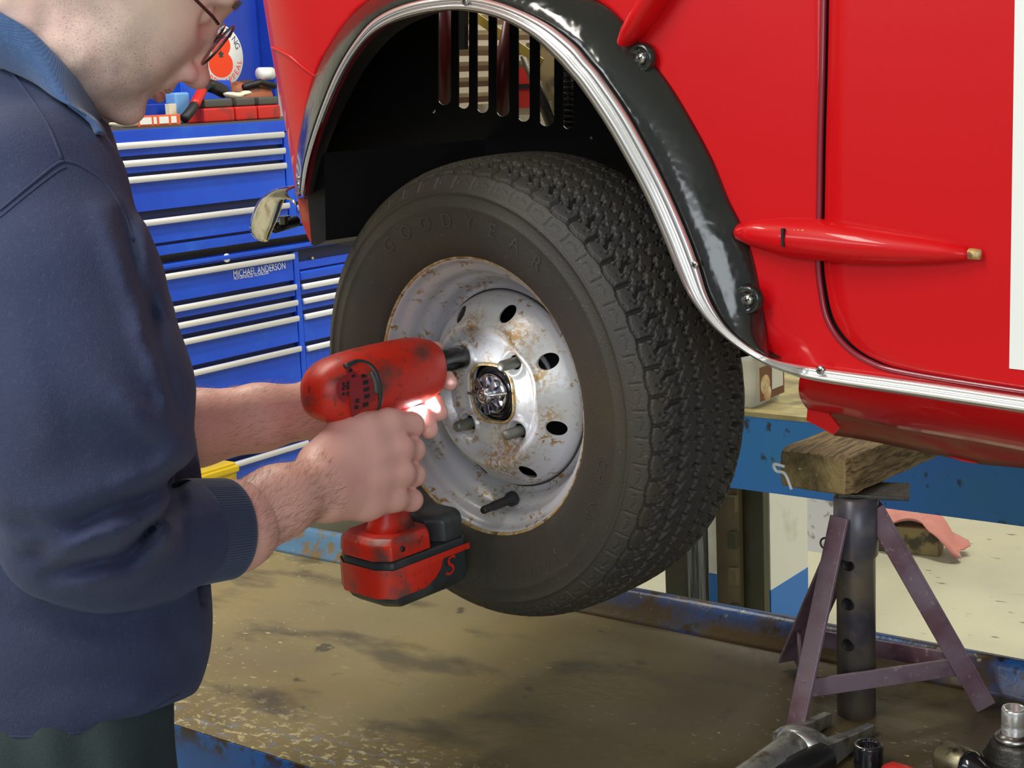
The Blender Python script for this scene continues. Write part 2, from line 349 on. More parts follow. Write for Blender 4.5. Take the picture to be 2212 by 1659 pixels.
# ------------------------------------------------------------------ clear plastic tub on the far platform
M['clear'] = mat('clear_tub_plastic', (0.90, 0.92, 0.90), 0.12, 0, 0, Transmission_Weight=0.75, IOR=1.45, Alpha=0.75)
M['printed'] = mat('printed_food_label', (0.20, 0.07, 0.03), 0.4)
M['biscuit'] = mat('pale_biscuit_print', (0.72, 0.48, 0.22), 0.5); tint(M['biscuit'], noise_fac(M['biscuit'], 60, 3, 0.45, 0.6), (0.80, 0.70, 0.48))
A = onZ(1628, 884, 0.004); B = onX(1665, 848, A[0])    # right face (x = const) edge from near bottom corner to far bottom
hh = float(onX(1629, 770, A[0])[2])
t = thing('food_tub', (A[0]-0.09, (A[1]+B[1])/2, 0.004), 'clear plastic food tub with a biscuit label on the far platform', 'tub')
yA, yB = A[1], A[1]+0.125
rings = []
for z, g in ((0.004, -0.006), (0.008, 0.0), (hh-0.012, 0.010), (hh-0.010, 0.016), (hh, 0.016)):
    x0, x1, y0, y1 = A[0]-0.20-g, A[0]+g, yA-g, yB+g; rr = 0.012; ring = []
    for cx, cy, a0 in ((x1-rr, y1-rr, 0), (x0+rr, y1-rr, 90), (x0+rr, y0+rr, 180), (x1-rr, y0+rr, 270)):
        for k in range(5):
            a = math.radians(a0+k*22.5); ring.append((cx+rr*math.cos(a), cy+rr*math.sin(a), z))
    rings.append(ring)
mb = MB(); mb.loft(rings, cap=False); mb.f.append(list(range(20))); mb.sm.append(False)
o = mb.build('tub_body', 'clear', t); s = o.modifiers.new('s', 'SOLIDIFY'); s.thickness = 0.0015
rl = []
for z, g in ((hh, 0.018), (hh+0.006, 0.018), (hh+0.006, 0.006), (hh+0.003, 0.002)):
    x0, x1, y0, y1 = A[0]-0.20-g, A[0]+g, yA-g, yB+g; ring = []
    for cx, cy, a0 in ((x1-rr, y1-rr, 0), (x0+rr, y1-rr, 90), (x0+rr, y0+rr, 180), (x1-rr, y0+rr, 270)):
        for k in range(5):
            a = math.radians(a0+k*22.5); ring.append((cx+rr*math.cos(a), cy+rr*math.sin(a), z))
    rl.append(ring)
MB().loft(rl).build('lid', 'clear', t)
X = A[0]+0.0115
lab = MB().box((X, (yA+yB)/2, 0.055), (0.0006, 0, 0), (0, 0.055, 0), (0, 0, 0.036)).build('label', 'printed', t)
MB().box((X+0.0012, (yA+yB)/2+0.022, 0.062), (0.0005, 0, 0), (0, 0.025, 0), (0, 0, 0.026)).build('label_text_panel', 'white', lab)
mb = MB(); mb.lathe((X+0.0008, yA+0.030, 0.052), (1, 0, 0), [(0.0, 0.0012), (0.012, 0.001), (0.021, 0)], 20); mb.lathe((X+0.0008, yA+0.040, 0.032), (1, 0, 0), [(0.0, 0.0014), (0.012, 0.0012), (0.017, 0)], 20)
mb.build('biscuit_picture', 'biscuit', lab)

# ------------------------------------------------------------------ jack stand
M['purple'] = mat('purple_brown_stand_paint', (0.15, 0.065, 0.085), 0.38, 0.3)
tint(M['purple'], noise_fac(M['purple'], 10, 4, 0.40, 0.60), (0.26, 0.19, 0.23))
tint(M['purple'], noise_fac(M['purple'], 130, 4, 0.62, 0.70), (0.40, 0.35, 0.33), 0.6)
M['polegrey'] = mat('worn_blued_tube', (0.085, 0.082, 0.105), 0.36, 0.25)
tint(M['polegrey'], noise_fac(M['polegrey'], 16, 4, 0.40, 0.58), (0.21, 0.175, 0.13))
pb = onZ(1850, 1535, 0.0); pb = np.array([pb[0], 1.435, 0.0]); pb[0] = onY(1850, 1500, 1.435)[0]
ZS = 0.247
t = thing('jack_stand', pb, 'purple brown steel jack stand with a drilled centre tube, carrying the timber under the sill', 'jack stand')
R1 = 0.0205
mb = MB()
nh = 36; tube_r = []
mb.lathe(pb, (0, 0, 1), [(R1-0.003, 0.0), (R1, 0.0), (R1, ZS-0.07), (R1+0.0028, ZS-0.066), (R1+0.0028, ZS-0.004), (R1-0.002, ZS-0.002)], 40)
mb.build('centre_tube', 'polegrey', t)
fw = unit(CAM-np.array([pb[0], pb[1], 0.1])); fw[2] = 0; fw = unit(fw)
for yy in (1220, 1305, 1393):
    q = onY(1832, yy, 1.435-0.02); ang = math.atan2(q[1]-pb[1], q[0]-pb[0])
    ddir = unit((q[0]-pb[0], q[1]-pb[1], 0))
    MB().lathe(pb+ddir*(R1-0.0015)+np.array([0, 0, q[2]]), ddir, [(0.0072, 0.0012), (0.0064, 0.0022), (0.0060, 0.0018), (0.0, 0.0018)], 20).build('pin_hole', 'liner', t)
feet = {'A': onZ(1718, 1592, 0.0), 'B': onZ(2140, 1528, 0.0), 'C': onZ(1700, 1443, 0.0)}
tops = {'A': onY(1842, 1125, 1.405), 'B': onY(1900, 1092, 1.44), 'C': onY(1800, 1140, 1.455)}
def bar(mb, a, b, w, th, wd):
    a, b = np.array(a, float), np.array(b, float); d = unit(b-a); wv = unit(np.array(wd)-d*np.dot(wd, d)); tv = np.cross(d, wv)
    mb.box((a+b)/2, d*np.linalg.norm(b-a)/2, wv*w/2, tv*th/2); return mb
legs = {}
for k in 'ABC':
    a = tops[k].copy(); b = feet[k].copy(); b[2] = 0.009; rad = unit((b[0]-pb[0], b[1]-pb[1], 0)); tanv = np.array([-rad[1], rad[0], 0])
    a = np.array([pb[0]+rad[0]*(R1+0.004), pb[1]+rad[1]*(R1+0.004), a[2]])
    mb = MB(); bar(mb, a, b, 0.024, 0.004, tanv); nd = unit(np.cross(unit(b-a), tanv)); nd = nd if np.dot(nd, rad) < 0 else -nd
    bar(mb, a+tanv*(-0.010)+nd*0.010, b+tanv*(-0.010)+nd*0.010, 0.020, 0.004, nd)
    legs[k] = (a, b); mb.build('leg', 'purple', t, 0.0008)
def on_leg(k, z): a, b = legs[k]; s = (a[2]-z)/(a[2]-b[2]); return a+(b-a)*s
for u1, u2, z1, z2 in (('A', 'B', 0.050, 0.050), ('C', 'B', 0.050, 0.050), ('A', 'C', 0.050, 0.050)):
    mb = MB(); bar(mb, on_leg(u1, z1), on_leg(u2, z2), 0.020, 0.004, (0, 0, 1)); mb.build('cross_bar', 'purple', t, 0.0008)
mb = MB(); mb.box(pb+np.array([0.012, 0.02, ZS-0.001]), (0.034, 0.012, 0), (-0.010, 0.026, 0), (0, 0, 0.0025)); mb.build('saddle_plate', 'darksteel', t, 0.001)
q = pb+np.array([-0.03, -0.01, 0.19]); ring = [q+0.006*np.array([math.cos(a), 0, math.sin(a)]) for a in np.linspace(0, 2*PI, 20)]
MB().tube(ring, 0.0011, 8, cap=False, up=(0, 1, 0)).build('pin_ring', 'darksteel', t)

# timber block on the stand
M['wood'] = mat('weathered_timber', (0.42, 0.28, 0.12), 0.65)
tint(M['wood'], noise_fac(M['wood'], 40, 4, 0.42, 0.62, stretch=(6, 0.6, 6), dist=0.4), (0.13, 0.08, 0.03))
tint(M['wood'], noise_fac(M['wood'], 9, 4, 0.5, 0.66), (0.10, 0.07, 0.035))
bump(M['wood'], noise_fac(M['wood'], 60, 4, 0.4, 0.6, stretch=(5, 0.5, 5)), 0.6, 0.0015)
M['endgrain'] = mat('greasy_end_grain', (0.30, 0.22, 0.09), 0.5)
tint(M['endgrain'], noise_fac(M['endgrain'], 26, 5, 0.45, 0.65), (0.08, 0.055, 0.025)); tint(M['endgrain'], noise_fac(M['endgrain'], 90, 3, 0.66, 0.7), (0.4, 0.36, 0.22))
bump(M['endgrain'], noise_fac(M['endgrain'], 60, 4), 0.6, 0.002)
ang = math.radians(-5); WLx = np.array([math.cos(ang), math.sin(ang), 0]); WLy = np.array([-math.sin(ang), math.cos(ang), 0])
c0 = onZ(1832, 1076, ZS+0.0018)
TW = float(np.linalg.norm(c0-onZ(1698, 1045, ZS+0.0018))); TH = float(onP(1834, 988, c0, WLy)[2]-c0[2]); TL = 0.27
mb = MB(); rows = []
for j in range(15):
    yv = j/14*TL; ring = []
    for (a, b) in ((0, 0), (-.5, -.02), (-1, 0), (-1.02, .5), (-1, 1), (-.5, 1.03), (0, 1), (0.015, .5)):
        p_ = c0+WLx*(TW*a)+WLy*yv+np.array([0, 0, TH*b*0.97])
        sh = 0.0035 if j in (0, 14) else 0.0
        cc = c0+WLx*(-TW/2)+WLy*yv+np.array([0, 0, TH/2]); ring.append(cc+(p_-cc)*(1-sh/0.04)+WLx*0.0012*math.sin(j*2.1+a*5))
    rows.append(ring)
mb.loft(rows, smooth=False); wood = mb.build('timber_block', 'wood', None, 0.003)
tag(wood, 'thick brown timber block wedged between the red sill and the jack stand', 'timber block')
wood.data.materials.append(M['endgrain'])
for pl in wood.data.polygons:
    if len(pl.vertices) > 4: pl.material_index = 1
q = onP(1690, 1010, c0, WLy)-WLy*0.002
pts = spline([q+np.array([0.004, 0, 0.002]), q+np.array([-0.007, -0.003, 0.004]), q+np.array([-0.006, 0, -0.004]), q+np.array([0.004, 0, -0.006]), q+np.array([0.012, -0.001, -0.022])], 6)
tag(MB().tube(pts, 0.0018, 8).build('paper_scrap', 'white'), 'curled white scrap stuck to the end of the timber block', 'paper scrap')

# ================================================================== blue tool chests
CX = -3.35
M['chest'] = mat('blue_chest_paint', (0.004, 0.060, 0.58), 0.30, 0.0, 0.2)
tint(M['chest'], noise_fac(M['chest'], 3.5, 3, 0.40, 0.66), (0.006, 0.085, 0.68))
tint(M['chest'], noise_fac(M['chest'], 8, 4, 0.58, 0.75, off=(1, 2, 3)), (0.03, 0.16, 0.70), 0.5)
M['chestdark'] = mat('dark_chest_gap', (0.004, 0.010, 0.06), 0.5)
M['alu'] = mat('anodised_drawer_trim', (0.90, 0.91, 0.92), 0.35, 0.25)
def yz(x, y, X=CX): q = onX(x, y, X); return float(q[1]), float(q[2])
def xbox(name, X0, X1, y0, y1, z0, z1, m, par=None, bevel=0.0):
    return MB().box(((X0+X1)/2, (y0+y1)/2, (z0+z1)/2), (abs(X1-X0)/2, 0, 0), (0, abs(y1-y0)/2, 0), (0, 0, abs(z1-z0)/2)).build(name, m, par, bevel)
YL = 2.30
ztop = yz(613, 260)[1]; yD, _ = yz(612, 300); yE, _ = yz(628, 300)
zbase = yz(665, 505)[1]
uc = thing('tool_chest', (CX-0.24, 3.0, zbase), 'upper blue tool chest with silver trimmed drawers and loose tools on top', 'tool chest')
UR = 3.86
xbox('cabinet_body', CX-0.46, CX-0.012, YL, UR, zbase, ztop-0.012, 'chestdark', uc)
xbox('top_rim', CX-0.47, CX+0.006, YL-0.01, UR+0.01, yz(613, 284)[1], ztop, 'chest', uc, 0.002)
xbox('divider', CX-0.02, CX+0.002, yD, yE, zbase, yz(613, 286)[1], 'chest', uc, 0.001)
xbox('base_rail', CX-0.02, CX+0.004, YL, UR, zbase, yz(640, 490)[1], 'chest', uc, 0.001)
M['mat'] = mat('grey_chest_mat', (0.10, 0.09, 0.08), 0.8)
xbox('rubber_mat', CX-0.45, CX+0.002, YL, UR, ztop, ztop+0.006, 'mat', uc)
def drawer(par, y0, y1, z0, z1, hy0=None, hy1=None, dark=False, label=None, proud=0.0):
    """z1 = top of trim strip"""
    d = xbox('drawer', CX-0.05, CX-0.001+proud, y0, y1, z0, z1-0.002, 'chest', par, 0.0012)
    if label: d['label'] = label
    mb = MB(); hz = 0.0175; prof = [(0.0, 0.0), (0.010, 0.001), (0.013, -0.004), (0.012, -hz+0.003), (0.007, -hz), (0.0, -hz)]
    mb.loft([[(CX+proud+a, y, z1+b) for a, b in prof] for y in (y0+0.002, y1-0.002)])
    mb.build('handle', 'alu', d); return d
hz = [yz(607, 285)[1], yz(608, 320)[1], yz(612, 352)[1], yz(612, 439)[1]]
zb_ = [hz[1]+0.012, hz[2]+0.010, hz[3]+0.024, yz(640, 487)[1]+0.004]
for k in range(4): drawer(uc, YL+0.01, yD-0.003, zb_[k], hz[k])
hr = [yz(622, 283)[1], yz(622, 317)[1], yz(624, 350)[1], yz(624, 400)[1], yz(624, 445)[1]]
for k in range(5): drawer(uc, yE+0.003, UR-0.01, (hr[k+1]+0.010) if k < 4 else yz(640, 487)[1]+0.004, hr[k])
# lower roller cabinet
ltop = yz(735, 522)[1]
lc = thing('roller_cabinet', (CX-0.24, 3.0, FZ), 'lower blue roller cabinet with a round lock and a name in white letters', 'tool cabinet')
LR = 4.3
yd0, _ = yz(640, 640); yd1, _ = yz(649, 620)
zf = -0.62
xbox('cabinet_body', CX-0.47, CX-0.014, YL, LR, zf, ltop-0.004, 'chestdark', lc)
xbox('top_rim', CX-0.48, CX+0.004, YL-0.01, LR, yz(631, 541)[1], ltop, 'chest', lc, 0.003)
xbox('divider', CX-0.02, CX+0.001, yd0, yd1, zf, yz(631, 545)[1], 'chest', lc, 0.001)
xbox('ledge', CX-0.30, CX+0.012, YL, UR-0.02, ltop+0.001, ltop+0.014, 'chest', lc, 0.003)
hl = [yz(631, 548)[1], yz(636, 614)[1], yz(638, 648)[1], yz(641, 682)[1], yz(647, 747)[1], yz(655, 850)[1], yz(672, 948)[1], yz(675, 1050)[1]]
for k in range(8):
    b = hl[k+1]+0.013 if k < 7 else zf+0.01
    if b < hl[k]-0.02: drawer(lc, YL+0.01, yd0-0.003, b, hl[k])
hq = [yz(700, 605)[1], yz(700, 636)[1], yz(695, 671)[1], yz(690, 741)[1], yz(690, 850)[1], yz(690, 960)[1]]
# upper right of the lower cabinet: plain recessed flap, then drawers
xbox('flap_panel', CX-0.02, CX-0.006, yd1+0.003, LR-0.01, hq[0]+0.045, yz(735, 545)[1]-0.01, 'chest', lc, 0.001)
xbox('flap_rail', CX-0.02, CX+0.004, yd1+0.003, LR-0.01, hq[0]+0.012, hq[0]+0.040, 'chest', lc, 0.004)
for k in range(6):
    b = hq[k+1]+0.013 if k < 5 else zf+0.01
    drawer(lc, yd1+0.003, LR-0.01, b, hq[k])
y_, z_ = yz(487, 557)
lk = MB().lathe((CX+0.004, y_, z_), (1, 0, 0), [(0.0, 0.005), (0.011, 0.005), (0.013, 0.003), (0.013, 0)], 28).build('lock', 'alu', lc)
MB().lathe((CX+0.0093, y_, z_), (1, 0, 0), [(0.0, 0.0006), (0.004, 0.0004), (0.0045, 0)], 16).build('keyhole', 'darksteel', lk)
y_, z_ = yz(678, 558)
MB().lathe((CX-0.006, y_, z_), (1, 0, 0), [(0.0, 0.003), (0.004, 0.003), (0.005, 0)], 14).build('screw', 'rust', lc)
for (ya, zc) in ((YL+0.1, FZ+0.07), (LR-0.1, FZ+0.07)):
    for dx in (-0.06, -0.40):
        c_ = MB().lathe((CX+dx, ya-0.02, zc), (0, 1, 0), [(0.0, 0), (0.065, 0.002), (0.07, 0.01), (0.07, 0.03), (0.065, 0.038), (0, 0.04)], 24).build('caster', 'black', lc)
        MB().box((CX+dx, ya, (zc+zf)/2+0.02), (0.02, 0, 0), (0, 0.024, 0), (0, 0, (zf-zc)/2-0.02)).build('caster_fork', 'steel', c_)
# name lettering
dirY = np.array([0, 1.0, 0])
y1_, z1_ = yz(504, 592); y2_, z2_ = yz(616, 575)
mb = MB(); wid = y2_-y1_; zc = (z1_+z2_)/2; yc = (y1_+y2_)/2
def put_line(mb, txt, yc, zc, width, size):
    tmp = MB(); text_mb(tmp, txt, lambda x, y: (x, y, 0), 1.0); xs = [q[0] for q in tmp.v]; w0 = max(xs)-min(xs); x0 = (max(xs)+min(xs))/2
    k = width/w0; mb.add([(CX+0.0005, yc+(q[0]-x0)*k, zc+q[1]*size) for q in tmp.v], tmp.f, False)
put_line(mb, 'MICHAEL ANDERSON', yc, zc, wid, 0.030)
w2 = yz(580, 590)[0]-y1_
put_line(mb, 'MOTORVEHICLE TECHNICIAN', y1_+w2/2, yz(540, 596)[1], w2, 0.013)
mb.build('name_lettering', 'white', lc)

# blue hutch panel with sticker above the chest
hx = CX-0.42
def yzh(x, y): return yz(x, y, hx)
M['hutch'] = mat('deep_blue_hutch_paint', (0.005, 0.030, 0.34), 0.4); tint(M['hutch'], noise_fac(M['hutch'], 3, 3, 0.4, 0.7), (0.008, 0.05, 0.42))
ht = thing('wall_cupboard', (hx-0.1, 3.0, ztop+0.006), 'deep blue upright cupboard panel bearing a round white sticker', 'cupboard')
yr = yzh(571, 190)[0]
xbox('back_panel', hx-0.03, hx, YL, yr, ztop+0.006, 1.35, 'hutch', ht)
xbox('side_panel', hx-0.03, hx+0.05, yr, yr+0.012, ztop+0.006, 1.35, 'hutch', ht)
xbox('shelf', hx-0.03, hx+0.10, YL, yr+0.012, 1.33, 1.35, 'hutch', ht)
# round sticker
y0_, z0_ = yzh(475, 121)
RS = abs(yzh(475, 52)[1]-yzh(475, 190)[1])/2
st = MB().lathe((hx+0.0006, y0_, z0_), (1, 0, 0), [(0.0, 0.0012), (RS*0.99, 0.0012), (RS, 0.0)], 64).build('sticker', 'white', ht)
M['poppy'] = mat('poppy_red_print', (0.85, 0.055, 0.005), 0.5)
M['navyprint'] = mat('navy_print', (0.03, 0.05, 0.12), 0.5)
def stick(dy, dz, k): return np.array([hx+0.0018+0.0003*k, y0_+dy*RS, z0_+dz*RS])
def blob(mb, cy, cz, ry, rz, k, wob=0.0, n=48):
    c_ = stick(cy, cz, k); mb.add([c_]+[stick(cy+ry*(1+wob*math.sin(5*a))*math.cos(a), cz+rz*(1+wob*math.sin(5*a))*math.sin(a), k) for a in np.linspace(0, 2*PI, n, endpoint=False)], [(0, i+1, (i+1) % n+1) for i in range(n)], False)
mb = MB(); blob(mb, 0.03, 0.33, 0.44, 0.38, 1); blob(mb, 0.00, -0.26, 0.52, 0.42, 1.2); mb.build('poppy_print', 'poppy', st)
mb = MB(); blob(mb, 0.03, 0.05, 0.10, 0.10, 3, 0.25); mb.build('poppy_centre', 'darksteel', st)
def arc_text(mb, txt, a_start, a_end, rad, size, k, flip):
    n = len(txt)
    for i, ch in enumerate(txt):
        if ch == ' ': continue
        a = a_start+(a_end-a_start)*i/(n-1)
        er = np.array([math.cos(a), math.sin(a)]); et = np.array([-er[1], er[0]]) if flip else np.array([er[1], -er[0]]); eu = -er if flip else er
        text_mb(mb, ch, lambda x, y, er=er, et=et, eu=eu: stick(*(er*rad+et*x*size+eu*y*size), k), 1.0)
mb = MB(); arc_text(mb, 'SUPPORTING', math.radians(150), math.radians(22), 0.82, 0.30, 2, False); mb.build('sticker_lettering', 'navyprint', st)
mb = MB(); arc_text(mb, 'POPPY APPEAL', math.radians(-150), math.radians(-14), 0.84, 0.27, 2, True); mb.build('sticker_lettering', 'poppy', st)

# things lying on the upper chest
ZC = ztop+0.006
def yt(px, X): return float(onX(px, 230, X)[1])
def body(name, X, px0, px1, h, dpt, m, label, cat, bevel=0.006, z=None, rot=0.0, par=None):
    z = ZC if z is None else z
    a, b = yt(px0, X), yt(px1, X); c_, s_ = math.cos(rot), math.sin(rot)
    o = MB().box((X-dpt/2, (a+b)/2, z+h/2), (dpt/2*c_, dpt/2*s_, 0), (-(b-a)/2*s_, (b-a)/2*c_, 0), (0, 0, h/2)).build(name, m, par, bevel)
    return tag(o, label, cat) if label else o
M['redp'] = mat('red_tool_plastic', (0.55, 0.02, 0.015), 0.4); tint(M['redp'], noise_fac(M['redp'], 14, 4, 0.52, 0.7), (0.12, 0.04, 0.03))
M['greyp'] = mat('grey_tool_plastic', (0.07, 0.07, 0.06), 0.5)
M['tan'] = mat('tan_leather', (0.34, 0.10, 0.04), 0.6); tint(M['tan'], noise_fac(M['tan'], 18, 4, 0.5, 0.6), (0.07, 0.03, 0.02))
M['cyan'] = mat('light_blue_box', (0.16, 0.38, 0.75), 0.4)
M['cream'] = mat('cream_plastic', (0.78, 0.75, 0.58), 0.45)
M['orange'] = mat('orange_card', (0.75, 0.12, 0.03), 0.5)
for i, (a, b, lab) in enumerate(((441, 507, 'red and grey battery pack nearest the hose on the chest top'), (510, 556, 'red and grey battery pack, middle of the three on the chest top'), (559, 606, 'red and grey battery pack at the right end of the chest top'))):
    t = thing('battery_pack', (CX-0.09, (yt(a, CX-0.06)+yt(b, CX-0.06))/2, ZC), lab, 'battery pack', 'battery packs on the chest top')
    body('case', CX-0.04, a, b, 0.042, 0.09, 'redp', None, None, 0.006, par=t)
    body('terminal_block', CX-0.05, a+3, b-3, 0.026, 0.07, 'greyp', None, None, 0.006, z=ZC+0.042, par=t)
t = thing('tool_pouch', (CX-0.24, yt(560, CX-0.2), ZC), 'brown leather tool pouch behind the battery packs', 'pouch')
mb = MB(); a, b = yt(505, CX-0.22), yt(592, CX-0.22)
mb.loft([[(CX-0.24+0.05*w*math.cos(q), y, ZC+0.062+h*math.sin(q)) for q in np.linspace(0, 2*PI, 20, endpoint=False)] for y, w, h in ((a, .3, .03), (a+.03, 1, .058), ((a+b)/2, 1.1, .062), (b-.03, 1, .055), (b, .4, .03))])
mb.build('pouch_body', 'tan', t)
MB().tube([(CX-0.19, a+0.02, ZC+0.10), (CX-0.185, (a+b)/2, ZC+0.115), (CX-0.19, b-0.02, ZC+0.10)], 0.010, 8).build('strap', 'black', t)
t = thing('paper_roll', (CX-0.25, yt(580, CX-0.24), ZC+0.12), 'white paper roll lying on the leather pouch', 'paper roll')
MB().tube([(CX-0.25, yt(566, CX-0.25), ZC+0.142), (CX-0.25, yt(592, CX-0.25), ZC+0.142)], 0.020, 20).build('paper', 'white', t)
body('blue_case', CX-0.22, 395, 503, 0.125, 0.08, 'chest', 'mid blue plastic case standing behind the tools on the chest', 'case', 0.004)
body('carton', CX-0.16, 381, 413, 0.092, 0.05, 'cyan', 'pale blue carton standing left of the mid blue case', 'carton', 0.008)
body('booklet', CX-0.14, 366, 381, 0.060, 0.02, 'cream', 'grey white booklet leaning left of the pale blue carton', 'booklet', 0.001)
body('dark_case', CX-0.18, 312, 368, 0.062, 0.10, 'hutch', 'low dark blue case behind the man\'s chin', 'case', 0.004)
y_ = yt(440, CX-0.04)
t = thing('air_hose', (CX-0.05, y_, ZC), 'black hose with a red collar curving over the chest top', 'hose')
pts = spline([(CX-0.03, yt(395, CX-.03), ZC+0.015), (CX-0.04, yt(416, CX-.04), ZC+0.045), (CX-0.09, yt(446, CX-.09), ZC+0.104), (CX-0.11, yt(465, CX-.11), ZC+0.103), (CX-0.12, yt(486, CX-.12), ZC+0.088)], 8)
MB().tube(pts, [0.014]*20+[0.02]*(len(pts)-20), 14).build('hose_body', 'black', t)
MB().tube(pts[9:15], 0.0155, 14).build('collar', 'redp', t)
t = thing('cloth_glove', (CX-0.06, yt(530, CX-0.06), ZC+0.068), 'cream glove lying across the battery packs', 'glove')
mb = MB(); a, b = yt(487, CX-0.08), yt(545, CX-0.08)
mb.loft([[(CX-0.08+0.02*w*math.cos(q), y, ZC+0.078+0.009*w*math.sin(q)+0.004*math.sin(y*60)) for q in np.linspace(0, 2*PI, 14, endpoint=False)] for y, w in zip(np.linspace(a, b, 9), (.3, .9, 1.2, 1.2, 1, .7, .9, .7, .2))]); mb.build('glove_body', 'cream', t)
t = thing('spray_bottle', (CX-0.03, yt(265, CX), ZC), 'cream squeeze bottle lying at the front of the chest top', 'bottle')
MB().lathe((CX-0.02, yt(232, CX), ZC+0.014), (0, 1, 0.0), [(0, 0), (0.004, 0.0), (0.006, 0.02), (0.012, 0.045), (0.013, 0.09), (0.014, 0.13), (0.010, 0.135), (0, 0.135)], 20).build('bottle_body', 'cream', t)
t = thing('parts_box', (CX-0.03, yt(330, CX), ZC), 'orange and white flat parts box at the front edge of the chest', 'box')
body('box_body', CX-0.004, 297, 388, 0.030, 0.07, 'orange', None, None, 0.002, par=t)
for a, b in ((300, 325), (330, 336), (342, 362), (368, 379)): body('printed_panel', CX-0.0015, a, b, 0.019, 0.002, 'white', None, None, 0, z=ZC+0.006, par=t)
t = thing('red_marker', (CX-0.01, yt(225, CX), ZC), 'red marker lying left of the cream squeeze bottle', 'marker')
MB().tube([(CX-0.015, yt(205, CX), ZC+0.009), (CX-0.012, yt(228, CX), ZC+0.009)], 0.009, 12).build('marker_body', 'redp', t)
t = thing('screwdriver', (CX-0.08, yt(280, CX), ZC), 'black handled screwdriver under the man\'s chin on the chest top', 'screwdriver')
MB().tube([(CX-0.08, yt(240, CX), ZC+0.012), (CX-0.10, yt(285, CX), ZC+0.018), (CX-0.12, yt(308, CX), ZC+0.02)], [0.012, 0.014, 0.011], 12).build('handle', 'black', t)
MB().tube([(CX-0.12, yt(308, CX), ZC+0.02), (CX-0.14, yt(350, CX), ZC+0.012)], 0.004, 10).build('shaft', 'steel', t)
# yellow crate in front of the cabinet
M['yellow'] = mat('yellow_crate_plastic', (0.72, 0.50, 0.01), 0.4)
q = onX(513, 1030, -3.2); z1 = float(onX(500, 1000, -3.2)[2])
cr = thing('storage_crate', (-3.26, q[1]-0.2, FZ), 'yellow plastic crate in front of the blue cabinet', 'crate')
xbox('crate_body', -3.33, -3.2, q[1]-0.42, q[1], FZ, z1, 'yellow', cr, 0.006)
xbox('crate_rim', -3.335, -3.194, q[1]-0.426, q[1]+0.006, z1-0.03, z1-0.01, 'yellow', cr, 0.004)
# pale wall cupboard edge right of the hutch, fluorescent glow post

# ================================================================== the car
SKY = 1.165
_zs = []; _xs = []
for px, py in ((560, -60), (566, 0), (590, 130), (606, 210), (626, 310), (639, 400), (642, 470)):
    q = onY(px, py, 1.223); _zs.append(q[2]); _xs.append(q[0])
_o = np.argsort(_zs); _zs = np.array(_zs)[_o]; _xs = np.array(_xs)[_o]
def skinY(x, z):
    x0 = np.interp(z, _zs, _xs)+0.12
    return SKY+4.0*max(0.0, x0-x)**2+0.10*max(0.0, z-0.62)**2
def onS(px, py, off=0.0):
    Y = SKY
    for _ in range(14):
        q = onY(px, py, Y+off); Y = 0.5*Y+0.5*min(skinY(q[0], q[2]), 1.24)
    return onY(px, py, Y+off)
car = thing('car', (-0.5, 1.75, 0.30), 'small red vintage car on a jack stand with black wheel arch and polished sill trim', 'car')
FO = [(641, 425), (642, 350), (652, 270), (680, 165), (716, 94), (764, 30), (830, -18), (930, -52), (1050, -65), (1180, -50), (1262, -12), (1320, 22), (1362, 68), (1402, 125), (1450, 190), (1498, 270), (1540, 350), (1572, 430), (1602, 490), (1626, 560), (1642, 640), (1652, 700), (1657, 750)]
CO = [(649, 415), (658, 350), (683, 265), (722, 165), (763, 94), (808, 42), (872, 10), (950, -6), (1020, -8), (1100, 12), (1180, 50), (1240, 95), (1272, 132), (1300, 165), (1355, 245), (1405, 335), (1445, 415), (1482, 500), (1508, 570), (1530, 640), (1565, 700), (1610, 742), (1660, 772)]
CI = [(655, 425), (668, 350), (694, 265), (735, 168), (777, 102), (822, 62), (882, 37), (955, 24), (1015, 25), (1082, 42), (1147, 78), (1198, 125), (1226, 156), (1254, 190), (1309, 272), (1357, 355), (1397, 432), (1433, 515), (1461, 585), (1491, 645), (1531, 697), (1581, 742), (1640, 778)]
FOs, COs, CIs = spline(FO, 6), spline(CO, 6), spline(CI, 6)
YA = 1.132
# ---- painted skin
def strip(K, S, n_across, off=0.0, thick=0.0012):
    rows = []
    for a, b in zip(K, S):
        row = []
        for t in np.linspace(0, 1, n_across):
            x, z = a[0]+(b[0]-a[0])*t, a[2]+(b[2]-a[2])*t; row.append((x, skinY(x, z)+off, z))
        rows.append(row)
    return rows
K = [(1262, -14), (1310, 24), (1350, 72), (1390, 130), (1438, 196), (1486, 276), (1528, 356), (1560, 436), (1588, 494), (1612, 562), (1630, 640), (1640, 700), (1650, 760), (1700, 785), (1790, 805), (2000, 832), (2212, 862), (2420, 892)]
S = [(1783, -120), (1780, 0), (1777, 150), (1773, 300), (1770, 480), (1768, 560), (1773, 620), (1788, 690), (1825, 745), (1880, 782), (1960, 806), (2212, 846), (2420, 872)]
Kp = [onS(*q) for q in spline(K, 5)]; Sp = [onS(*q) for q in spline(S, 7)]
Kr, Sr = resample(Kp, 110), resample(Sp, 110)
mb = MB(); mb.loft(strip(Kr, Sr, 20), closed=False, cap=False)
top = onS(1783, -120)
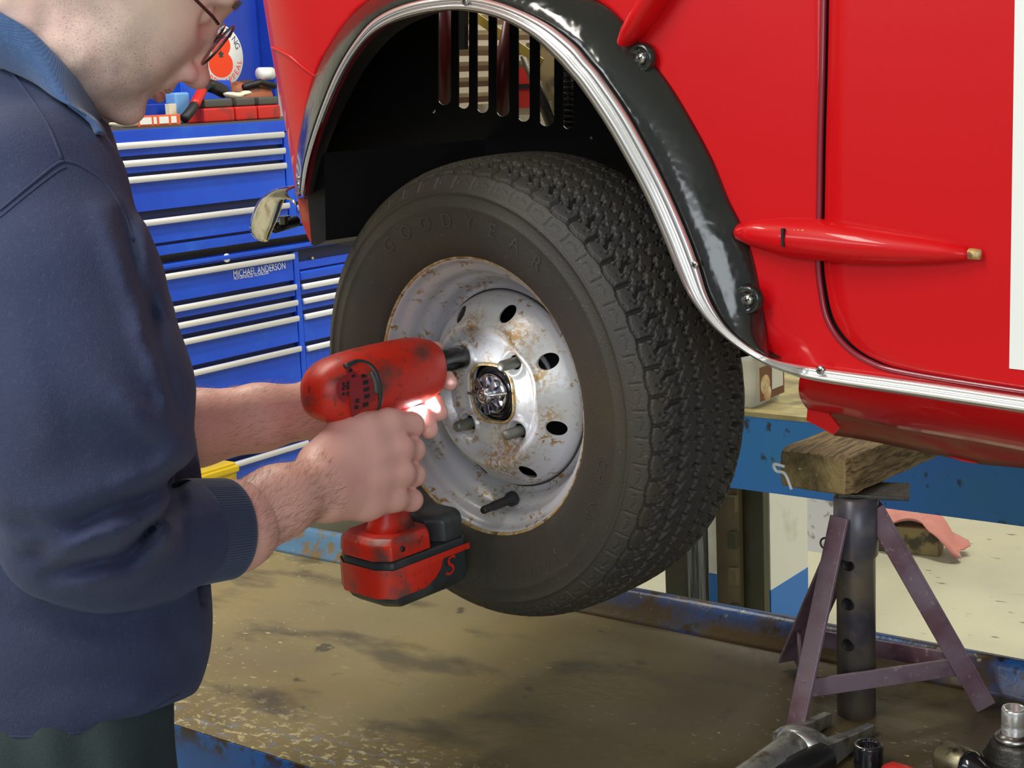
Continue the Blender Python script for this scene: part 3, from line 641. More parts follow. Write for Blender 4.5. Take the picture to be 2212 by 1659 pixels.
# upper and front part of the wing
idx = [i for i, q in enumerate(FOs) if q[0] <= 1264]
inner = [onS(*(FOs[i]*1.0+np.array([6 if FOs[i][0] < 760 else 0, 8 if FOs[i][0] >= 700 else 0]))) for i in idx]
inner = [np.array([q[0], 0, q[2]]) for q in inner]
n = len(inner); outer = []
zt = 1.02
for i, q in enumerate(inner):
    s = i/(n-1)
    if s < 0.45: outer.append((np.interp(q[2]+(zt-q[2])*(s/0.45)**2, _zs, _xs)-0.13, 0, q[2]+(zt-q[2])*(s/0.45)**2))
    else:
        xx = np.interp(zt, _zs, _xs)-0.13; outer.append((xx+(top[0]-xx)*((s-0.45)/0.55), 0, zt))
mb.loft(strip(inner, outer, 40), closed=False, cap=False)
# fill between top of the A panel and the wing top
mb.loft(strip([inner[-1], Kr[0], Kr[0]], [outer[-1], (top[0], 0, zt), (top[0], 0, top[2])], 20), closed=False, cap=False)
wing = mb.build('front_wing', 'red', car, fix=False)
wing.data.update()
s = wing.modifiers.new('s', 'SOLIDIFY'); s.thickness = 0.0015; s.offset = 0
# seam line moulding on the front corner
pts = [onS(x, y, -0.0012) for x, y in spline([(586, 103), (596, 106), (625, 122), (655, 146), (690, 172)], 5)]
MB().tube(pts, [0.0012+0.0006*math.sin(PI*i/(len(pts)-1)) for i in range(len(pts))], 8).build('wing_seam', 'red', wing)
# ---- door
Dl = [onS(q[0]+9+3*min(1, max(0, (q[1]-560)/150)), q[1]-3*min(1, max(0, (q[1]-690)/100))) for q in spline(S[:-1]+[(2420, 872)], 7)]
Dl = resample(Dl, 120); xr = onS(2425, 400)[0]; rows = []
for i, a in enumerate(Dl):
    row = [(a[0]+0.0, skinY(a[0], a[2])+0.010, a[2]), (a[0]+0.0004, skinY(a[0], a[2])+0.002, a[2]), (a[0]+0.002, skinY(a[0], a[2])-0.0006, a[2]+0.0012)]
    ztgt = top[2]+0.12+(a[2]-top[2]) if False else None
    b = np.array([xr+0.15, 0, max(a[2]+0.004, top[2]-(top[2]-Dl[-1][2])*(i/119.0)**1.0)])
    for t in np.linspace(0, 1, 22)[1:]:
        x, z = a[0]+0.002+(b[0]-a[0])*t, a[2]+0.0012+(b[2]-a[2])*t; row.append((x, skinY(x, z)-0.0006, z))
    rows.append(row)
mb = MB(); mb.loft(rows, closed=False, cap=False)
rr = [(q[0], q[1], q[2]) for q in rows[0]]; mb.loft([rr, [(q[0], skinY(q[0], zt+0.1), zt+0.05) for q in rr]], closed=False, cap=False)
door = mb.build('door', 'red', car, fix=False)
s = door.modifiers.new('s', 'SOLIDIFY'); s.thickness = 0.001; s.offset = 0
# bead beside the gap and dark gap behind
MB().tube([onS(q[0]-1, q[1], -0.0005) for q in spline(S, 7)], 0.0026, 10).build('door_bead', 'red_dark', car)
g = spline(S, 7); mb = MB(); mb.loft([[onS(q[0]-8, q[1]+4, 0.006), onS(q[0]+14, q[1]-4, 0.006)] for q in g], closed=False, cap=False); mb.build('door_gap', 'liner', car)
# white stripe on the door
px_poly = [(2193, -130), (2192, 0), (2186, 400), (2180, 796), (2212, 801), (2300, 812), (2420, 828), (2425, 400), (2430, -130)]
_l = spline([(2193, -130), (2192, 0), (2186, 400), (2180, 796)], 8); mb = MB()
mb.loft([[onS(x+(2425-x)*t, y+(28*t if y > 700 else 28*t*(y+130)/926), -0.0020) for t in np.linspace(0, 1, 7)] for x, y in _l], closed=False, cap=False); mb.build('door_decal', 'white', door)
# ---- flare
def flare_rows(n=14):
    rows = []
    for a, b in zip(FOs, COs):
        A = onS(a[0], a[1], -0.001); B = onY(b[0], b[1], YA+0.004); row = []
        for k in range(n+1):
            t = k/n; f_ = 1-(1-t)**1.5; row.append(onY(a[0]+(b[0]-a[0])*t, a[1]+(b[1]-a[1])*t, A[1]+(B[1]-A[1])*f_))
        rows.append(row)
    return rows
mb = MB(); mb.loft(flare_rows(), closed=False, cap=False); flare = mb.build('wheel_arch_flare', 'blackgloss', car, fix=False)
s = flare.modifiers.new('s', 'SOLIDIFY'); s.thickness = 0.002; s.offset = 0
# ---- polished trim round arch and along the sill
To = CO[:-1]+[(1660, 772), (1720, 787), (1790, 797), (2000, 825), (2212, 856), (2420, 886)]
Ti = CI[:-1]+[(1640, 780), (1700, 806), (1775, 826), (1990, 859), (2212, 893), (2420, 925)]
Tos, Tis = spline(To, 6), spline(Ti, 6); nT = len(Tos); k0 = 22*6
prof = [(0.0, 0.002), (0.03, -0.003), (0.12, -0.0065), (0.26, -0.0085), (0.40, -0.0068), (0.45, -0.0040), (0.52, -0.0040), (0.57, -0.0068), (0.72, -0.0090), (0.88, -0.0065), (0.97, -0.002), (1.0, 0.004), (0.5, 0.006)]
rings = []
def trimY(i):
    return YA+(SKY-0.004-YA)*(0 if i < k0 else min(1.0, (i-k0)/9.0))**1.0
for i in range(nT):
    y = trimY(i); a, b = Tos[i], Tis[i]
    rings.append([onY(a[0]+(b[0]-a[0])*t, a[1]+(b[1]-a[1])*t, y+d) for t, d in prof])
trim = MB().loft(rings).build('sill_trim', 'chrome', car)
def screw(px, py, Y, r, par, name='screw', m='steel', dome=0.5):
    q = onY(px, py, Y); o = MB().lathe(q, (0, -1, 0), [(0.0, r*dome), (r*0.6, r*dome*0.85), (r, r*0.12), (r, -0.002)], 24).build(name, m, par)
    mb = MB(); mb.box(q+np.array([0, -r*dome*0.98, 0]), (r*0.55, 0, r*0.2), (0, 0.0003, 0), (-r*.05, 0, r*0.12)); mb.box(q+np.array([0, -r*dome*0.98, 0]), (-r*0.2, 0, r*0.55), (0, 0.0003, 0), (r*.12, 0, r*0.05)); mb.build('screw_slot', 'darksteel', o); return o
screw(1500, 572, YA-0.0075, 0.0034, trim, 'rivet', 'steel', 0.3); screw(1772, 800, SKY-0.012, 0.0040, trim, 'rivet', 'steel', 0.35); screw(1003, 2, YA-0.009, 0.0034, trim, 'rivet', 'steel', 0.3)
bpy.context.view_layer.update()
def on_ob(ob, x, y, dflt):
    hit, loc, nrm, _ = ob.evaluated_get(bpy.context.evaluated_depsgraph_get()).ray_cast(Vector(CAM), Vector(unit(ray(x, y)))); return float(loc[1]) if hit else dflt
for (px, py) in ((1384, 126), (1615, 648)):
    ys_ = on_ob(flare, px, py, SKY-0.01); screw(px, py, ys_-0.0035, 0.0050, flare, dome=0.5); q = onY(px-1, py, ys_-0.0015); MB().lathe(q, (0, -1, 0), [(0.0, 0.0), (0.007, 0.0), (0.010, 0.0035), (0.0125, 0.002), (0.014, -0.004)], 30).build('screw_dish', 'blackgloss', flare)
# ---- hinges (tapered red bodies on the outside of the door line)
def hinge(pts, ry, rz, name, off=0.0):
    rings = []; P = [onS(x, y, off-0.004) for x, y in pts]
    for i, p_ in enumerate(P):
        t = unit(P[min(i+1, len(P)-1)]-P[max(i-1, 0)]); nrm = np.array([-t[2], 0, t[0]])
        rings.append([p_+nrm*rz[i]*math.cos(a)+np.array([0, -1, 0])*(ry[i]*math.sin(a)) for a in np.linspace(0, 2*PI, 24, endpoint=False)])
    return MB().loft(rings).build(name, 'red', car)
h1 = hinge([(1586, 498), (1598, 500), (1630, 504), (1700, 512), (1770, 518), (1850, 527), (1950, 537), (2040, 544), (2085, 548), (2103, 549)], [.002, .010, .015, .020, .021, .020, .016, .012, .009, .004], [.002, .0075, .0115, .0165, .0175, .0165, .0130, .0090, .0060, .003], 'door_hinge')
q = onS(2104, 549, -0.006); MB().lathe(q, (1, -0.1, -0.05), [(0, 0.006), (0.004, 0.005), (0.0045, 0), (0.0045, -0.004)], 14).build('hinge_pin', 'rust', h1)
q = onS(1692, 513, -0.0235); MB().box(q, (0.0012, 0, -0.0001), (0, 0.002, 0), (0, 0, 0.0075)).build('hinge_split', 'liner', h1)
MB().tube([onS(1706+3*k, 497+ (k % 3), -0.021) for k in range(12)], 0.0006, 6).build('paint_crack', 'rust', h1)
h2 = hinge([(1333, 110), (1345, 98), (1366, 70), (1395, 28), (1425, -20), (1460, -75), (1490, -120)], [.002, .008, .016, .019, .020, .018, .01], [.002, .006, .009, .011, .0115, .010, .004], 'door_hinge', -0.003)
# ---- sill below the trim
up_ = [(1730, 806), (1790, 818), (2000, 850), (2212, 884), (2420, 915)]
lo_ = [(1745, 882), (1800, 892), (1935, 922), (2117, 953), (2212, 971), (2420, 1010)]
fl_ = [(1800, 939), (1845, 945), (1889, 953), (2032, 983), (2114, 1001), (2212, 1010), (2420, 1045)]
U = resample([onY(x, y, SKY+0.005) for x, y in up_], 30); Lw = resample([onY(x, y, 1.245) for x, y in lo_], 30)
mb = MB(); mb.loft([[U[i]+(Lw[i]-U[i])*t+np.array([0, -0.010*math.sin(PI*t), 0]) for t in np.linspace(0, 1, 9)] for i in range(30)], closed=False, cap=False)
sill = mb.build('sill', 'red', car, fix=False); s = sill.modifiers.new('s', 'SOLIDIFY'); s.thickness = 0.002; s.offset = 0
Fl = resample([onY(x, y, 1.335) for x, y in fl_], 30); Lw2 = resample([onY(x, y, 1.245) for x, y in [(1790, 892)]+lo_[2:]], 30)
Lb = [q+np.array([0, 0.004, 0.0]) for q in Lw2]
mb = MB(); mb.loft([[Lb[i]+(Fl[i]-Lb[i])*t+np.array([0, 0, 0.006*math.sin(PI*t)]) for t in np.linspace(0, 1, 7)]+[Fl[i]+np.array([0, 0.004, 0.03])] for i in range(30)], closed=False, cap=False)
sf = mb.build('sill_flange', 'red_under', car, fix=False); s = sf.modifiers.new('s', 'SOLIDIFY'); s.thickness = 0.002; s.offset = 0
flap = [onY(x, y, 1.25) for x, y in ((1744, 884), (1742, 908), (1770, 923), (1801, 939), (1813, 923), (1790, 893))]
MB().prism(flap, (0, 0.002, 0)).build('sill_flap', 'red_dark' if False else 'red', car)
q0 = [onY(x, y, 1.30) for x, y in ((1732, 812), (1748, 886), (1790, 930), (1860, 860))]
MB().prism(q0, (0, 0.15, 0)).build('sill_end', 'red_dark', car)
# lower drip of old paint on the flange
mb = MB(); mb.prism([onY(x, y, 1.333) for x, y in ((1960, 950), (2040, 972), (2090, 985), (2114, 1001), (2080, 996), (2000, 968))], (0, -0.001, 0)); mb.build('paint_patch', 'red', sf)

# ---- wheel arch liner and inner wing with slots
YB = 1.46
TI = spline(CI, 6)
cen = onY(1080, 420, YA)
rings = []
for y, k, kl, kz in ((YA+0.002, 1.0, 1.0, 1.0), (YA+0.016, 1.012, 1.03, 1.012), (1.22, 1.04, 1.25, 1.05), (1.30, 1.06, 1.6, 1.15), (YB, 1.15, 2.22, 1.45)):
    ring = []
    for q in TI:
        g_ = onY(*q, YA); zz = cen[2]+(g_[2]-cen[2])*kz; xx = cen[0]+(g_[0]-cen[0])*(kl if g_[0] < cen[0] else k)
        if y > YA+0.02: xx = max(xx, np.interp(zz, _zs, _xs)-0.9*(y-1.223)+0.012)
        ring.append(np.array([xx, y, zz]))
    rings.append(ring)
mb = MB(); mb.loft(rings[:2], closed=False, cap=False); mb.build('arch_lip', 'red_dark', car)
mb = MB(); mb.loft(rings[1:], closed=False, cap=False); mb.build('arch_liner', 'liner', car)
slots = [(946, 974, 227), (990, 1013, 235), (1030, 1055, 244), (1072, 1100, 252), (1119, 1144, 263), (1165, 1197, 273), (1216, 1239, 279)]
poly = [(600, -150)]
for a, b, yb in slots:
    poly.append((a, -150)); c_ = (a+b)/2; r_ = (b-a)/2
    for t in np.linspace(PI, 0, 9): poly.append((c_+r_*math.cos(t), yb-r_+r_*math.sin(t)))
    poly.append((b, -150))
poly += [(1760, -150), (1760, 720), (1640, 765), (1585, 775), (1540, 730), (1300, 640), (1000, 560), (735, 528), (700, 522), (682, 532), (672, 528), (662, 470), (657, 430), (644, 300)]
MB().prism([onY(x, y, YB) for x, y in poly], (0, 0.002, 0)).build('inner_wing', 'liner', car)
MB().prism([onY(x, y, YB-0.002) for x, y in ((600, -150), (1760, -150), (1760, -240), (600, -240))], (0, 0.004, 0)).build('inner_wing_top', 'liner', car)
q = MB().prism([onY(x, y, 1.215) for x, y in ((642, 428), (656, 428), (667, 440), (674, 527), (668, 520), (650, 476))], (0.0, 0.02, 0)).build('front_valance', 'red_under', car)
MB().prism([onY(x, y, 1.20) for x, y in ((664, 420), (700, 330), (704, 520), (684, 531), (673, 527))], (0.02, 0.26, 0)).build('splash_panel', 'liner', car)
for px, py, r_ in ((938, 240, .0030),): MB().lathe(onY(px, py, YB-0.003), (0, -1, 0), [(0, .002), (r_*.7, .002), (r_, 0)], 16).build('grommet', 'steel', car)
for px, py, r_ in ((752, 355, .0025), (1278, 298, .0016), (647, 385, .0020), (646, 398, .0020)): MB().lathe(onY(px, py, 1.36 if px > 660 else 1.12), (0, -1, 0), [(0, .002), (r_*.7, .002), (r_, 0)], 16).build('bolt', 'steel', car)
q = onY(741, 395, 1.36); MB().tube([q, q+np.array([0.001, 0, -0.014])], [0.010, 0.004], 14).build('liner_plug', 'greaseblack', car)
# engine bay seen through the slots
M['fin'] = mat('dusty_radiator_metal', (0.75, 0.68, 0.50), 0.40, 0.3)
M['finbrown'] = mat('brown_shroud', (0.30, 0.19, 0.13), 0.5)
YE = 1.80
def ey(x, y, d=1.70): return onY(x, y, d)
MB().tube([ey(950, -60), ey(958, 100), ey(962, 240)], 0.014, 16).build('maroon_bracket', 'maroon', car)
MB().tube([ey(1098, 40, 1.6), ey(1086, 150, 1.6), ey(1078, 260, 1.6)], [0.006, 0.012, 0.014], 16).build('steering_strut', 'maroon', car)
MB().box(ey(1000, 40, 1.6), (0.006, 0, 0), (0, 0.004, 0), (0.003, 0, 0.04)).build('black_bracket', 'liner', car)
M['bayyellow'] = mat('yellow_tape', (0.55, 0.42, 0.08), 0.5)
MB().box(ey(1090, 80, 1.62), (0.058, 0, -0.036), (0, 0.001, 0), (0.003, 0, 0.0050)).build('yellow_tape_strip', 'bayyellow', car)
MB().box(ey(1128, 190, 1.78), (0.022, 0, 0), (0, 0.01, 0), (0, 0, 0.028)).build('red_box', 'redp', car)
MB().box(ey(1132, 186, 1.768), (0.024, 0, 0), (0, 0.002, 0), (0, 0, 0.003)).build('box_strap', 'liner', car)
MB().box(ey(1100, 240, 1.80), (0.08, 0, 0), (0, 0.02, 0), (0, 0, 0.012)).build('cross_rail', 'cream', car)
MB().box(ey(1110, 262, 1.79), (0.08, 0, 0), (0, 0.02, 0), (0, 0, 0.009)).build('bay_floor_rail', 'fin', car)
MB().tube([ey(1135, 120, 1.66), ey(1192, 272, 1.66)], 0.0075, 14).build('diagonal_tube', 'darksteel', car)
MB().box(ey(1180, 175, 1.80), (0.03, 0, 0), (0, 0.004, 0), (0, 0, 0.055)).build('grey_bracket_plate', 'woodold', car)
c0_, c1_ = ey(1222, 130, 1.62), ey(1232, 290, 1.62); coil = []
for t in np.linspace(0, 1, 260): coil.append(c0_+(c1_-c0_)*t+0.012*np.array([math.cos(t*2*PI*13), math.sin(t*2*PI*13), 0]))
MB().tube(coil, 0.0022, 8).build('suspension_coil', 'greaseblack', car)
MB().tube([c0_, c1_], 0.009, 14).build('damper', 'liner', car)

# ---- rest of the shell, behind the visible side
def cslab(name, x0, x1, y0, y1, z0, z1, m): return MB().box(((x0+x1)/2, (y0+y1)/2, (z0+z1)/2), ((x1-x0)/2, 0, 0), (0, (y1-y0)/2, 0), (0, 0, (z1-z0)/2)).build(name, m, car)
cslab('floor_pan', -0.60, 0.55, 1.36, 2.50, 0.40, 0.42, 'liner')
cslab('bulkhead', -0.62, -0.60, 1.47, 2.50, 0.42, 1.02, 'liner')
cslab('far_side_panel', -1.33, 0.55, 2.50, 2.52, 0.46, 1.02, 'maroon')
cslab('front_panel', -1.46, -1.45, 1.68, 2.50, 0.48, 0.84, 'finbrown')
gm = MB()
for k in range(16): gm.box((-1.40, 2.06, 0.50+k*0.0225), (0.004, 0, 0.003), (0, 0.42, 0), (-0.0015, 0, 0.0042))
for yy in (1.65, 1.85, 2.15, 2.47): gm.box((-1.405, yy, 0.67), (0.003, 0, 0), (0, 0.004, 0), (0, 0, 0.18))
gm.build('radiator_grille', 'fin', car)
cslab('cabin_roof', -0.45, 0.55, 1.25, 2.45, 1.50, 1.52, 'red')
for yy in (1.27, 2.46): cslab('roof_pillar', -0.55, -0.50, yy, yy+0.03, 1.0, 1.50, 'red')
cslab('engine_block', -1.20, -0.75, 1.95, 2.42, 0.42, 0.78, 'darksteel')

# ---- front bumper end
mb = MB(); outl = spline([(640, 400), (612, 404), (586, 416), (562, 440), (546, 470), (541, 498), (551, 516), (573, 524)], 6)
inn = spline([(641, 440), (634, 432), (625, 429), (612, 430), (604, 452), (594, 478), (583, 502), (575, 522)], 6)
rows = []
for a, b in zip(outl, inn):
    A = onY(a[0], a[1], 1.30); B = onY(b[0], b[1], 1.245)
    rows.append([A+(B-A)*t+np.array([-0.006, -0.010, 0.004])*math.sin(PI*t) for t in np.linspace(0, 1, 8)])
mb.loft(rows, closed=False, cap=False); bp = mb.build('front_bumper', 'chrome_warm', car, fix=False); s = bp.modifiers.new('s', 'SOLIDIFY'); s.thickness = 0.0022; s.offset = 1
MB().tube([onY(592, 492, 1.30), onY(640, 478, 1.34)], 0.007, 10).build('bumper_bracket', 'liner', bp)
q = onY(612, 474, 1.29); MB().lathe(q, (0, 0, -1), [(0.009, -0.004), (0.009, -0.002), (0.0055, -0.002), (0.0055, 0.006), (0, 0.006)], 6, cap=True, smooth=False).build('bumper_bolt', 'steel', bp)
q = onY(570, 452, 1.262); MB().box(q, (0.004, 0, 0.005), (0, 0.003, 0), (0.0006, 0, -0.0006)).build('bumper_slot', 'liner', bp)

# ================================================================== hub on the car and the wheel on it
WN = unit((-0.1235, -0.992, -0.028)); WC = W(1034, 858, 1.55)
WX = unit(np.cross((0, 0, 1), WN)); WX = WX if np.dot(WX, RGT) > 0 else -WX; WZ = np.cross(WX, WN); WZ = WZ if WZ[2] > 0 else -WZ
def wp(r, ang, a): return WC+WN*a+r*(math.cos(ang)*WX+math.sin(ang)*WZ)
HC = WC
hub = MB().lathe(HC, WN, [(0.030, -0.055), (0.030, -0.028), (0.0275, -0.022), (0.020, -0.022), (0.0195, -0.026), (0.0, -0.026)], 48, ref=WZ).build('hub', 'greaseblack', car)
mb = MB(); mb.lathe(WC, WN, [(0.0, -0.062), (0.098, -0.062), (0.100, -0.066), (0.100, -0.105)], 64, ref=WZ); mb.build('brake_drum', 'liner', hub)
MB().lathe(WC, WN, [(0.030, -0.105), (0.030, -0.30)], 24, ref=WZ, cap=True).build('drive_shaft', 'liner', hub)
M['nut'] = mat('greasy_bright_nut', (0.55, 0.56, 0.62), 0.16, 1.0)
mb = MB()
for k in range(8):
    a0 = 2*PI*k/8; pr = []
    for (rr, da) in ((0.0095, -.27), (0.0200, -.22), (0.0212, 0), (0.0200, .22), (0.0095, .27)): pr.append(wp(rr, a0+da, -0.022))
    mb.prism(pr, WN*0.012)
mb.lathe(WC, WN, [(0.0215, -0.026), (0.0215, -0.018), (0.020, -0.016), (0.0, -0.016)], 32, ref=WZ)
mb.build('castle_nut', 'nut', hub, 0.0006)
MB().lathe(WC, WN, [(0.0085, -0.022), (0.0085, -0.006), (0.0075, -0.0045), (0.003, -0.0045), (0.002, -0.008), (0.0, -0.008)], 24, ref=WZ).build('axle_end', 'nut', hub)
MB().tube([wp(0.024, PI, -0.0085), wp(0.0, 0, -0.007), wp(0.024, 0.15, -0.0085), wp(0.027, 0.15, -0.014)], 0.0016, 8).build('split_pin', 'steel', hub)
# studs: PCD 101.6
M['stud'] = mat('weathered_stud', (0.20, 0.20, 0.17), 0.5, 0.6)
SA = [math.radians(q) for q in (45, 135, 225, 315)]
for i, a in enumerate(SA):
    o_ = WC+0.0508*(math.cos(a)*WX+math.sin(a)*WZ); pr = [(0.0052, -0.05)]
    L_ = 0.001 if i != 1 else -0.008
    for k in range(14): h_ = -0.03+(L_+0.028)*k/13; pr += [(0.0057, h_), (0.0051, h_+0.0007)]
    pr += [(0.0048, L_), (0.0038, L_+0.001), (0.0, L_+0.001)]
    MB().lathe(o_, WN, pr, 20, ref=WZ).build('wheel_stud', 'stud', hub)

wheel = thing('wheel', WC, 'silver steel wheel with black tyre hanging in the red car\'s arch', 'wheel')
def cut(o, cutter):
    c_ = cutter.build('cut', 'black'); m_ = o.modifiers.new('b', 'BOOLEAN'); m_.operation = 'DIFFERENCE'; m_.object = c_; m_.solver = 'EXACT'
    bpy.context.view_layer.update(); dg = bpy.context.evaluated_depsgraph_get(); me = bpy.data.meshes.new_from_object(o.evaluated_get(dg))
    o.modifiers.clear(); o.data = me; bpy.data.objects.remove(c_); return o
# disc
dr = np.array([.030, .0325, .035, .039, .044, .052, .058, .0615, .065, .0685, .072, .0755, .079, .083, .088, .094, .100, .1035, .1045])
dz = np.array([-.024, -.0205, -.0185, -.0180, -.0185, -.0195, -.0205, -.0195, -.0150, -.0105, -.0085, -.0085, -.0110, -.0150, -.0200, -.0265, -.0335, -.041, -.049])
nr, nt = 90, 288
front = []
for i in range(nr):
    r_ = .030+(.1045-.030)*i/(nr-1); z_ = np.interp(r_, dr, dz); row = []
    for j in range(nt):
        a = 2*PI*j/nt; w = max(0, min(1, (0.050-r_)/0.015)); rr = r_+w*(0.0035*(0.5-0.5*math.cos(4*(a)))+0.0)
        z2 = z_
        for s_ in SA:
            d_ = math.hypot(rr*math.cos(a)-.0508*math.cos(s_), rr*math.sin(a)-.0508*math.sin(s_))
            z2 += 0.0042*math.exp(-((d_-0.0125)/0.0032)**2)-0.004*math.exp(-(d_/0.0085)**2)
        # soft lobes on the ridge between the studs
        z2 += 0.0016*math.exp(-((r_-.071)/.006)**2)*math.cos(8*a)
        row.append((rr, a, z2))
    front.append(row)
mb = MB(); V = [[wp(rr, a, z) for rr, a, z in row] for row in front]; B = [[wp(rr, a, z-0.0028) for rr, a, z in row] for row in front[::-1]]
mb.loft(V+B, loop=True, cap=False)
disc = mb.build('wheel_disc', 'silver', wheel)
ct = MB()
VA = [math.radians(-18+45*k) for k in range(8)]
for a in VA: ct.lathe(wp(0.0895, a, 0.0), WN, [(0.0082, -0.045), (0.0082, 0.01)], 24, cap=True, ref=WZ)
for a in SA: ct.lathe(wp(0.0508, a, 0.0), WN, [(0.0078, -0.045), (0.0078, 0.01)], 24, cap=True, ref=WZ)
cut(disc, ct)
disc.data.materials.clear(); disc.data.materials.append(M['silver']); disc.data.polygons.foreach_set('use_smooth', [True]*len(disc.data.polygons))
for _a, _r, _q0, _q1 in ((-82, .070, .006, .036), (-60, .066, .004, .028), (55, .074, .006, .034), (20, .078, .004, .026), (-10, .086, .002, .020), (100, .074, .004, .024), (90, .036, .002, .014), (0, .037, .002, .012)):
    tint(M['silver'], mul(M['silver'], near_pt(M['silver'], wp(_r, math.radians(_a), -0.012), _q0, _q1), noise_fac(M['silver'], 210, 5, 0.46, 0.55, 0.65, off=(_a, 0, 0))), (0.40, 0.23, 0.07))
es = disc.modifiers.new('es', 'EDGE_SPLIT'); es.split_angle = 0.9
M['disc'] = M['silver']
# rusty edge of the centre hole
rings = []
for k in range(10):
    b_ = 2*PI*k/10; ring = []
    for j in range(nt):
        a = 2*PI*j/nt; rr = .0305+0.0035*(0.5-0.5*math.cos(4*a)); ring.append(wp(rr+0.0016*math.cos(b_), a, -.0205+0.0024*math.sin(b_)))
    rings.append(ring)
MB().loft(rings, loop=True, cap=False).build('centre_hole_edge', 'rust', wheel)
# barrel
bp_ = [(.1035, -.046), (.1065, -.053), (.110, -.054), (.1145, -.050), (.1175, -.043), (.1195, -.037), (.1235, -.0335), (.1262, -.030), (.1275, -.024), (.1285, -.0185), (.1315, -.0135), (.1365, -.0115), (.1395, -.0085), (.1408, -.0035), (.1425, -.0002), (.1445, .0008), (.1462, -.0008), (.1468, -.004), (.1450, -.006), (.143, -.010), (.131, -.018), (.130, -.034), (.115, -.056), (.105, -.060), (.105, -.09), (.128, -.11), (.130, -.135), (.144, -.142), (.144, -.139), (.1275, -.132), (.1255, -.112), (.1025, -.092), (.1025, -.060)]
rim = MB().lathe(WC, WN, bp_, 160, ref=WZ, loop=True).build('rim', 'silver', wheel)
lip = [(.1436, .0006), (.1444, .0020), (.1466, .0026), (.1484, .0010), (.1486, -.002), (.1466, -.003)]
MB().lathe(WC, WN, lip, 160, ref=WZ, loop=True).build('rim_lip', 'rust', wheel)
MB().lathe(WC, WN, [(.1048, -.0470), (.1055, -.0455), (.1064, -.0470), (.1055, -.049)], 120, ref=WZ, loop=True).build('weld_bead', 'darksteel', wheel)
mb = MB(); mb.prism([wp(.1405, math.radians(31), .0005), wp(.147, math.radians(32), .0022), wp(.147, math.radians(38), .0022), wp(.1405, math.radians(39), .0005)], WN*0.002)
mb.prism([wp(.128, math.radians(30), -.020), wp(.1405, math.radians(30), -.006), wp(.1405, math.radians(39), -.006), wp(.128, math.radians(39), -.020)], WN*0.003)
M['lead'] = mat('lead_grey', (0.25, 0.25, 0.26), 0.5, 0.5)
mb.build('wheel_weight', 'lead', wheel, 0.0006)
# valve
vb = onP(1104, 1078, WC-WN*0.030, WN); 
MB().lathe(vb, WN+0.06*WX, [(0.008, -0.004), (0.0078, 0.002), (0.0050, 0.006), (0.0048, 0.030), (0.0042, 0.031), (0.0042, 0.044), (0.0036, 0.0455), (0, 0.0455)], 20).build('valve_stem', 'black', wheel)
# stamped code on the disc
mb = MB(); tc_ = onP(1020, 694, WC-WN*0.0125, WN)
text_mb(mb, 'LP883', lambda x, y: onP(1020, 694, WC-WN*0.0125, WN)+WX*x*0.0055+WZ*y*0.0055+WN*0.0012); mb.build('stamped_code', 'white', wheel)
# ---- tyre
TR = 0.2425
prof = [(.1440, -.004), (.1455, .0015), (.150, .0075), (.158, .0125), (.168, .0160), (.180, .0185), (.190, .0192), (.196, .0190), (.1975, .0198), (.1995, .0196), (.201, .0186), (.208, .0172), (.2105, .0168), (.2118, .0182), (.2135, .0180), (.2150, .0160), (.219, .0140), (.2225, .0120), (.2260, .0095), (.2290, .0068), (.2315, .0035), (.2335, 0.0), (.2355, -.005), (.2375, -.010), (.2392, -.016), (.2405, -.023), (.2416, -.032), (.2424, -.045), (.2428, -.060), (.2430, -.076), (.2428, -.092), (.2424, -.107), (.2416, -.120), (.2405, -.129), (.2390, -.137), (.2365, -.145), (.2330, -.152), (.226, -.160), (.214, -.168), (.198, -.172), (.18, -.171), (.16, -.163), (.15, -.154), (.144, -.144)]
P_ = np.array(prof); P_[:, 1] = np.where(P_[:, 1] < -.03, -.03+(P_[:, 1]+.03)*0.90, P_[:, 1]); sl = np.r_[0, np.cumsum(np.linalg.norm(np.diff(P_, axis=0), axis=1))]
s_lo = sl[14]; s_hi = sl[37]
samp = np.unique(np.r_[sl[:15], np.arange(s_lo, s_hi, 0.00115), sl[37:]])
Rr = np.interp(samp, sl, P_[:, 0]); Aa = np.interp(samp, sl, P_[:, 1])
# smooth profile
tg = np.gradient(np.stack([Rr, Aa], 1), samp, axis=0); tg /= np.linalg.norm(tg, axis=1)[:, None]; nr_ = np.stack([-tg[:, 1], tg[:, 0]], 1)   # outward normal (radial, axial)
nTh = 1560; th = np.arange(nTh)*2*PI/nTh
smid = np.interp(.068, -P_[::1, 1][14:38], sl[14:38]); w = samp-smid              # signed distance across the tread
PT = 2*PI*TR/54
TH_, W_ = np.meshgrid(th, w, indexing='ij'); Sx = TH_*TR; ph = (Sx/PT)
def tri(x): return 2*np.abs(2*(x-np.floor(x+0.5)))-1
def groove(d, wd, dep, soft=0.0008): return dep*np.clip((wd/2-np.abs(d))/soft+0.5, 0, 1)
g_ = np.zeros_like(Sx); sym = np.where(W_ > 0, 1, -1); aw = np.abs(W_)
ph2 = ph+np.where(W_ > 0, 0.5, 0.0)
for w0 in (0.0150, 0.0395):
    zig = 0.0024*np.clip(tri(ph2*2)*1.8, -1, 1)
    g_ = np.maximum(g_, groove(aw-w0-zig, 0.0052, 0.0070))
